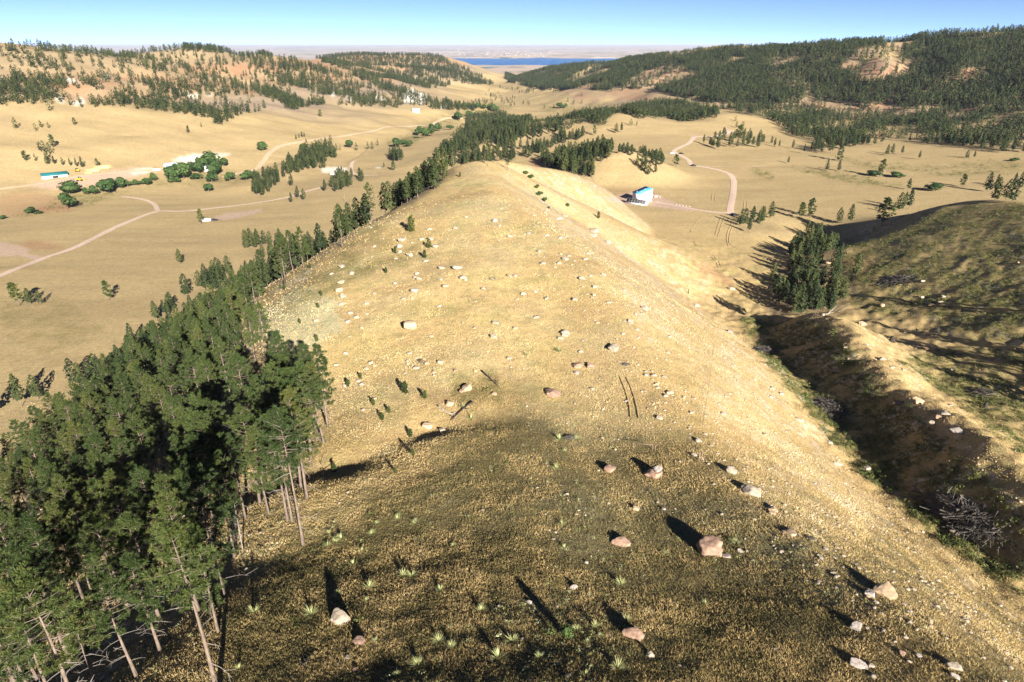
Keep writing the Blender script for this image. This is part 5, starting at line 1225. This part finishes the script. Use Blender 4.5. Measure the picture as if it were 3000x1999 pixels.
class PB_:
    """boxes and prisms in local metres"""
    def __init__(s): s.m = MB()
    def box(s, x0, x1, y0, y1, z0, z1):
        v = [(x, y, z) for z in (z0, z1) for y in (y0, y1) for x in (x0, x1)]
        q = [(0, 2, 3, 1), (4, 5, 7, 6), (0, 1, 5, 4), (2, 6, 7, 3), (0, 4, 6, 2), (1, 3, 7, 5)]
        s.m.add(v, [t_ for a in q for t_ in ((a[0], a[1], a[2]), (a[0], a[2], a[3]))]); return s
    def prism(s, prof, x0, x1):
        """closed y-z outline swept along x"""
        n = len(prof); v = [(x0, y, z) for y, z in prof] + [(x1, y, z) for y, z in prof]
        f = [(i, (i + 1) % n, n + (i + 1) % n) for i in range(n)] + [(i, n + (i + 1) % n, n + i) for i in range(n)]
        f += [(0, i + 1, i) for i in range(1, n - 1)] + [(n, n + i, n + i + 1) for i in range(1, n - 1)]
        s.m.add(v, f); return s
    def prism_y(s, prof, y0, y1):
        n = len(prof); v = [(x, y0, z) for x, z in prof] + [(x, y1, z) for x, z in prof]
        f = [(i, n + (i + 1) % n, (i + 1) % n) for i in range(n)] + [(i, n + i, n + (i + 1) % n) for i in range(n)]
        f += [(0, i, i + 1) for i in range(1, n - 1)] + [(n, n + i + 1, n + i) for i in range(1, n - 1)]
        s.m.add(v, f); return s
    def out(s, name, mt, par): return link(name, s.m.mesh(name, mt), par)
def root_at(name, x, y, rot, lab, cat, group=None, dz=0):
    o = bpy.data.objects.new(name, None); COL.objects.link(o); o.location = (x, y, float(ground(x, y)) + dz); o.rotation_euler = (0, 0, rot); return tag(o, lab, cat, group)

# white barn: a mono-pitch roof, high at the right end, low at the left end
b0 = np.array(hit(1909, 591)); a0 = np.array(Pz(1873, 595, b0[2])); d_ = ray(1911, 555); zt = b0[1] / d_[1] * d_[2]; Hb = zt - b0[2]
d_ = ray(1873, 571); za = a0[1] / d_[1] * d_[2]; Ha = max(3.2, za - b0[2])
ux = (b0 - a0)[:2]; Lb = np.linalg.norm(ux); rot = math.atan2(ux[1], ux[0]); Wb = .85 * Lb
print("barn", Lb, Wb, Hb, Ha, rot)
bn = root_at("barn", a0[0], a0[1], rot, "tall white barn with a slanting bright blue roof behind the arched greenhouse", "barn"); bz0 = bn.location.z
bwall = PB_().prism_y([(0, -1), (Lb, -1), (Lb, Hb), (0, Ha)], 0, Wb).out("wall", WHITE, bn)
sl_ = (Hb - Ha) / Lb
broof = PB_().prism_y([(-.4, Ha - .4 * sl_ + .02), (Lb + .4, Hb + .4 * sl_ + .02), (Lb + .4, Hb + .4 * sl_ + .28), (-.4, Ha - .4 * sl_ + .28)], -.4, Wb + .4).out("roof", BLUE, bn)
for fx, fy in ((.25, .35), (.15, .7), (.66, .5)): PB_().box(Lb * fx, Lb * fx + .9, Wb * fy, Wb * fy + .6, Ha + sl_ * Lb * fx, Ha + sl_ * Lb * fx + .75).out("roof_vent", GREYW, broof)
PB_().box(Lb * .66, Lb * .66 + .7, -.06, .03, Hb * .62, Hb * .62 + 1.3).out("window", GLASS, bwall)
PB_().box(-.06, .03, Wb * .3, Wb * .3 + 1.4, 0, 2.5).out("door", DARK, bwall)
# arched greenhouse in front of it
g0, g1 = np.array(Pz(1834, 595, bz0)), np.array(Pz(1889, 604, bz0)); ux = (g1 - g0)[:2]; Lg = np.linalg.norm(ux); rg = math.atan2(ux[1], ux[0]); Rg = 2.6
gh = root_at("greenhouse", g0[0], g0[1], rg, "arched greenhouse under dark shade cloth in front of the white barn", "greenhouse")
an = np.linspace(0, np.pi, 15); prof = [(Rg + Rg * math.cos(a), .4 + Rg * 1.15 * math.sin(a)) for a in an]
PB_().prism(prof + [(0, -.4), (2 * Rg, -.4)], .02, Lg - .02).out("cover", SHADE, gh)
CLEAR = paint("clear end panel", (.62, .64, .66), .2)
for xx in (-.06, Lg - .02): PB_().prism([(a * .98 + .05, z * .98) for a, z in prof] + [(.05, -.4), (2 * Rg - .05, -.4)], xx, xx + .08).out("end_panel", CLEAR, gh)
for k in range(8):
    m_ = MB(); m_.tube([(Lg * k / 7, y, z + .03) for y, z in prof], .07, 5); link("hoop", m_.mesh("hoop", STEEL), gh)
PB_().box(-.1, Lg + .1, -.14, -.04, -.3, .9).out("base_board", WHITE, gh)
def car(u, v, rot, body, lab, kind="car", L=4.7, trailer=None):
    x, y, z = hit(u, v); o = root_at("pickup_truck" if kind == "pickup" else "parked_car", x, y, rot, lab, "pickup" if kind == "pickup" else "car", "vehicles parked in the valleys")
    prof = [(-L / 2, .45), (L / 2, .45), (L / 2, .85), (L / 2 - .1, 1.0), (L * .22, 1.08), (-L / 2 + .05, 1.1), (-L / 2, .9)]
    bd = PB_(); bd.prism_y(prof, -.92, .92); bd.out("body", body, o)
    c0, c1 = (-L * .12, L * .22) if kind == "pickup" else (-L * .42, L * .2)
    cb = PB_(); cb.prism_y([(c0, 1.06), (c1, 1.06), (c1 - .55, 1.72), (c0 + (.1 if kind == "pickup" else .4), 1.72)], -.80, .80); cbo = cb.out("cabin", body, o)
    gl = PB_(); gl.prism_y([(c0 + .2, 1.15), (c1 - .15, 1.15), (c1 - .6, 1.62), (c0 + .45, 1.62)], -.83, .83); gl.out("window", GLASS, cbo)
    if kind == "pickup": PB_().box(-L * .47, -L * .14, -.75, .75, 1.0, 1.13).out("bed", DARK, o)
    for sx_ in (-.31, .31):
        for sy_ in (-.86, .86):
            m_ = MB(); m_.tube([(L * sx_, sy_ - .12, .36), (L * sx_, sy_ + .12, .36)], .36, 12); link("wheel", m_.mesh("wheel", TYRE), o)
    return o
NAVY = paint("dark blue paint", (.012, .02, .055), .3); BLACK = paint("black paint", (.02, .02, .025), .3); WH = paint("white paint", (.75, .75, .76), .3)
car(1968, 451, .2, WH, "white and dark pickup at the junction of the right gravel road", "pickup", 5.6); car(1996, 452, .1, BLACK, "black car just right of the gravel road junction"); car(2032, 487, .0, NAVY, "dark car where the gravel road turns toward the clearing")
car(2149, 632, .1, NAVY, "dark blue car parked at the lower end of the right gravel road"); car(627, 647, .25, NAVY, "dark blue pickup hitched to the white trailer in the left valley", "pickup", 6.0)
def trailer(u, v, rot, L, lab):
    x, y, z = hit(u, v); o = root_at("camper_trailer", x, y, rot, lab, "trailer")
    PB_().prism_y([(-L / 2, .55), (L / 2 - .5, .55), (L / 2, 1.4), (L / 2 - .3, 2.7), (-L / 2 + .1, 2.8), (-L / 2, 2.6)], -1.15, 1.15).out("body", WH, o)
    PB_().box(-L * .2, L * .1, -1.19, -1.12, 1.5, 2.2).out("window", GLASS, o)
    m_ = MB(); m_.tube([(L / 2 - .4, 0, .55), (L / 2 + 1.2, 0, .5)], .07, 5); link("hitch", m_.mesh("hitch", STEEL), o)
    for s_ in (-1.0, 1.0):
        m_ = MB(); m_.tube([(-.2, s_ - .12, .36), (-.2, s_ + .12, .36)], .36, 12); link("wheel", m_.mesh("wheel", TYRE), o)
trailer(606, 650, .25, 7.0, "white trailer parked beside a lone pine in the left valley"); trailer(460, 502, .1, 8.0, "white trailer at the left edge of the homestead"); trailer(976, 514, .4, 6.0, "white trailer half hidden by pines beside the valley road")
# long teal-roofed shed
s0, s1 = np.array(hit(125, 527)), np.array(hit(200, 516)); ux = (s1 - s0)[:2]; Ls = np.linalg.norm(ux); rs = math.atan2(ux[1], ux[0])
sh = root_at("shed", s0[0], s0[1], rs, "long low shed with a dark teal roof in the far left valley", "shed"); Ws = 13.0
swall = PB_().prism([(0, -1.5), (Ws, -1.5), (Ws, 3.4), (Ws / 2, 5.4), (0, 3.4)], 0, Ls).out("wall", WHITE, sh)
PB_().prism([(-.6, 3.25), (Ws / 2, 5.5), (Ws + .6, 3.25), (Ws + .6, 3.5), (Ws / 2, 5.8), (-.6, 3.5)], -.5, Ls + .5).out("roof", TEAL, sh)
PB_().box(Ls * .4, Ls * .62, -.12, .05, -.5, 2.9).out("door", DARK, swall)
PB_().box(Ls * .37, Ls * .65, -1.6, .02, 3.05, 3.22).out("awning", WHITE, sh)
# homestead house among the trees and the white house in the far valley
def house(u, v, rot, L, W, H, roof, lab, name="house"):
    x, y, z = hit(u, v); o = root_at(name, x, y, rot, lab, "house")
    hw = PB_().prism([(-W / 2, -1.5), (W / 2, -1.5), (W / 2, H), (0, H + W * .3), (-W / 2, H)], -L / 2, L / 2).out("wall", WHITE, o)
    PB_().prism([(-W / 2 - .5, H - .2), (0, H + W * .3 + .05), (W / 2 + .5, H - .2), (W / 2 + .5, H), (0, H + W * .3 + .3), (-W / 2 - .5, H)], -L / 2 - .4, L / 2 + .4).out("roof", roof, o)
    for k in (-.3, .1): PB_().box(L * k, L * k + 1.3, -W / 2 - .06, -W / 2 + .03, 1, 2.3).out("window", GLASS, hw)
    PB_().box(L * .3, L * .3 + 1.1, -W / 2 - .06, -W / 2 + .03, -.3, 2.1).out("door", DARK, hw); return o
PALEB = paint("pale blue roof", (.45, .60, .72), .4)
house(505, 495, .2, 15, 9, 4, PALEB, "white house with a pale blue roof at the left end of the homestead grove"); house(611, 500, .3, 14, 8, 3.6, paint("grey roof", (.4, .4, .42)), "white house almost hidden in the homestead grove"); house(1219, 329, .1, 14, 9, 4.5, paint("white roof", (.7, .7, .7)), "small white house at the foot of the white bluff")
# log stacks, machines
def logs(u, v, rot, L, nx, nz, lab):
    x, y, z = hit(u, v); m = MB(); r = np.random.default_rng(int(u))
    for k in range(nz):
        for i_ in range(nx - k):
            yy = (i_ + k * .5) * .62; m.tube([(-L / 2 + r.normal(0, .3), yy, .3 + k * .52), (L / 2 + r.normal(0, .3), yy, .3 + k * .52)], .3, 7)
    o = link("log_stack", m.mesh("log_stack", LOGC)); o.location = (x, y, z); o.rotation_euler = (0, 0, rot); tag(o, lab, "log stack", "log stacks beside the teal shed")
logs(270, 504, .15, 14, 14, 5, "nearer stack of yellow logs right of the teal shed"); logs(297, 495, .1, 16, 16, 5, "farther stack of yellow logs right of the teal shed"); logs(257, 509, .1, 8, 5, 2, "small low heap of yellow logs in front of the stacks")
def machine(u, v, rot, lab, sc=1.0):
    x, y, z = hit(u, v); o = root_at("loader", x, y, rot, lab, "loader", "yellow machines near the teal shed"); o.scale = (sc,) * 3
    PB_().prism_y([(-2.6, .8), (1.4, .8), (1.6, 1.7), (-.4, 1.9), (-2.6, 2.0)], -1.1, 1.1).out("body", YEL, o); PB_().prism_y([(-.9, 1.9), (.9, 1.9), (.6, 3.2), (-.8, 3.2)], -.8, .8).out("cab", GLASS, o)
    for s_ in (-.95, .95):
        m_ = MB(); m_.tube([(.8, s_, 1.5), (2.6, s_, 1.2), (3.4, s_, .6)], .14, 5); link("arm", m_.mesh("arm", YEL), o)
    PB_().prism_y([(3.2, .1), (4.2, .1), (4.3, .3), (3.5, .9), (3.2, 1.1)], -1.3, 1.3).out("bucket", YEL, o)
    for a in (-1.6, 1.2):
        for s_ in (-1.05, 1.05):
            m_ = MB(); m_.tube([(a, s_ - .25, .75), (a, s_ + .25, .75)], .75, 12); link("wheel", m_.mesh("wheel", TYRE), o)
machine(235, 530, .3, "orange yellow loader on the bare ground below the teal shed", 1.3); machine(226, 503, 2.6, "yellow loader beside the log stacks above the teal shed", 1.1)
x, y, z = hit(2000, 603); PB2 = PB_()
for k in range(5): PB2.box(-6 + k * 2.6, -4.2 + k * 2.6, -.5 - .35 * k, .5 - .35 * k, 0, .5)
o = link("lumber_pile", PB2.m.mesh("lumber_pile", GREYW)); o.location = (x, y, z); o.rotation_euler = (0, 0, -.5); tag(o, "row of dark stacked boards on the gravel right of the barn", "lumber pile")
x, y, z = hit(1917, 578); PB3 = PB_(); rj = np.random.default_rng(3)
for k in range(16):
    a = rj.uniform(-3, 4); b_ = rj.uniform(-2, 2); PB3.box(a, a + rj.uniform(.4, 1.6), b_, b_ + rj.uniform(.4, 1.2), -.1, rj.uniform(.4, 1.8))
o = link("scrap_pile", PB3.m.mesh("scrap_pile", GREYW)); o.location = (x, y, z); tag(o, "jumble of dark scrap against the right side of the white barn", "scrap pile")
# rail brace and the wire fence running down the right flank
def post(m, x, y, hgt, rad=.07): z = float(ground(x, y)); m.tube([(x, y, z - .3), (x, y, z + hgt)], rad, 6)
OLDW = simple("old fence wood", (.20, .15, .11), .9, .2, 4)
hb = bpy.data.objects.new("fence_brace", None); COL.objects.link(hb); tag(hb, "weathered wooden fence brace of three posts and a rail standing in mid ridge", "fence")
pp = [hit(1855, 1316), hit(1911, 1322), hit(1919, 1323)]
for p in pp: m_ = MB(); post(m_, p[0], p[1], 1.3, .05); link("post", m_.mesh("post", OLDW), hb)
m_ = MB(); m_.tube([(pp[0][0], pp[0][1], float(ground(pp[0][0], pp[0][1])) + 1.15), (pp[1][0], pp[1][1], float(ground(pp[1][0], pp[1][1])) + 1.15)], .05, 6); link("rail", m_.mesh("rail", OLDW), hb)
wf = bpy.data.objects.new("wire_fence", None); COL.objects.link(wf); tag(wf, "thin wire fence running down the right flank from a pair of wooden posts", "fence")
fp = [hit(2046, 1355), hit(2060, 1230), hit(2077, 1130), hit(2087, 1040), hit(2096, 930), hit(2102, 860)]
q2 = hit(2055, 1352); fpts = [fp[0]] + fp[1:]
for k, p in enumerate(fpts): m_ = MB(); post(m_, p[0], p[1], 1.9 if k == 0 else 1.1, .08 if k == 0 else .04); link("post", m_.mesh("post", OLDW), wf)
m_ = MB(); post(m_, q2[0], q2[1], 1.7, .07); link("post", m_.mesh("post", OLDW), wf)
m_ = MB()
for hgt in (.4, .75, 1.05): m_.tube([(p[0], p[1], float(ground(p[0], p[1])) + hgt) for p in fpts], .014, 3)
link("wire", m_.mesh("wire", char_m), wf)
x, y, z = hit(1012 + 90, 400); 
# the town beyond the lake: pale specks of roofs, too many and too far to tell apart
tm_ = MB(); rt = np.random.default_rng(9)
for k in range(120):
    u = rt.choice([rt.normal(1330, 60), rt.normal(1480, 50), rt.normal(1560, 80)]); v = rt.uniform(146, 166)
    x, y, z = hit(u, v); r_ = math.hypot(x, y)
    if r_ < 9000 or r_ > 26000: continue
    L = rt.uniform(18, 55); W = rt.uniform(12, 24); H = rt.uniform(6, 11); z = float(ground(x, y))
    pb = PB_(); pb.prism([(-W / 2, -3), (W / 2, -3), (W / 2, H), (0, H * 1.35), (-W / 2, H)], -L / 2, L / 2); a = rt.uniform(0, 3)
    v_ = np.vstack(pb.m.v); tm_.add(np.c_[v_[:, 0] * math.cos(a) - v_[:, 1] * math.sin(a) + x, v_[:, 0] * math.sin(a) + v_[:, 1] * math.cos(a) + y, v_[:, 2] + z], np.vstack(pb.m.f))
tag(link("distant_town", tm_.mesh("distant_town", GREYW)), "pale scatter of town roofs beyond the blue lake", "town", kind="stuff")
HAZE_D = 2.3e-5
# ------------------------------------------------------------------ haze: the clear but deep air over the plain
hz = bpy.data.materials.new("haze"); hz.use_nodes = True; ht = hz.node_tree
ht.nodes.remove(ht.nodes["Principled BSDF"])
pv = ht.nodes.new("ShaderNodeVolumePrincipled")
pv.inputs["Color"].default_value = (.62, .72, 1.0, 1); pv.inputs["Density"].default_value = HAZE_D; pv.inputs["Anisotropy"].default_value = 0.0
ht.links.new(pv.outputs[0], ht.nodes["Material Output"].inputs["Volume"])
S, zb, zt = 70000.0, float(GZ.min()) - 1.0, max(float(GZ.max()) + 25.0, 30.0)
hv = np.array([(x, y, z) for z in (zb, zt) for y in (-S, S) for x in (-S, S)])
hf = np.array([[0, 2, 3, 1], [4, 5, 7, 6], [0, 1, 5, 4], [2, 6, 7, 3], [0, 4, 6, 2], [1, 3, 7, 5]])
tag(link("haze", new_mesh("haze", hv, hf.ravel(), 4, hz)), kind="stuff")
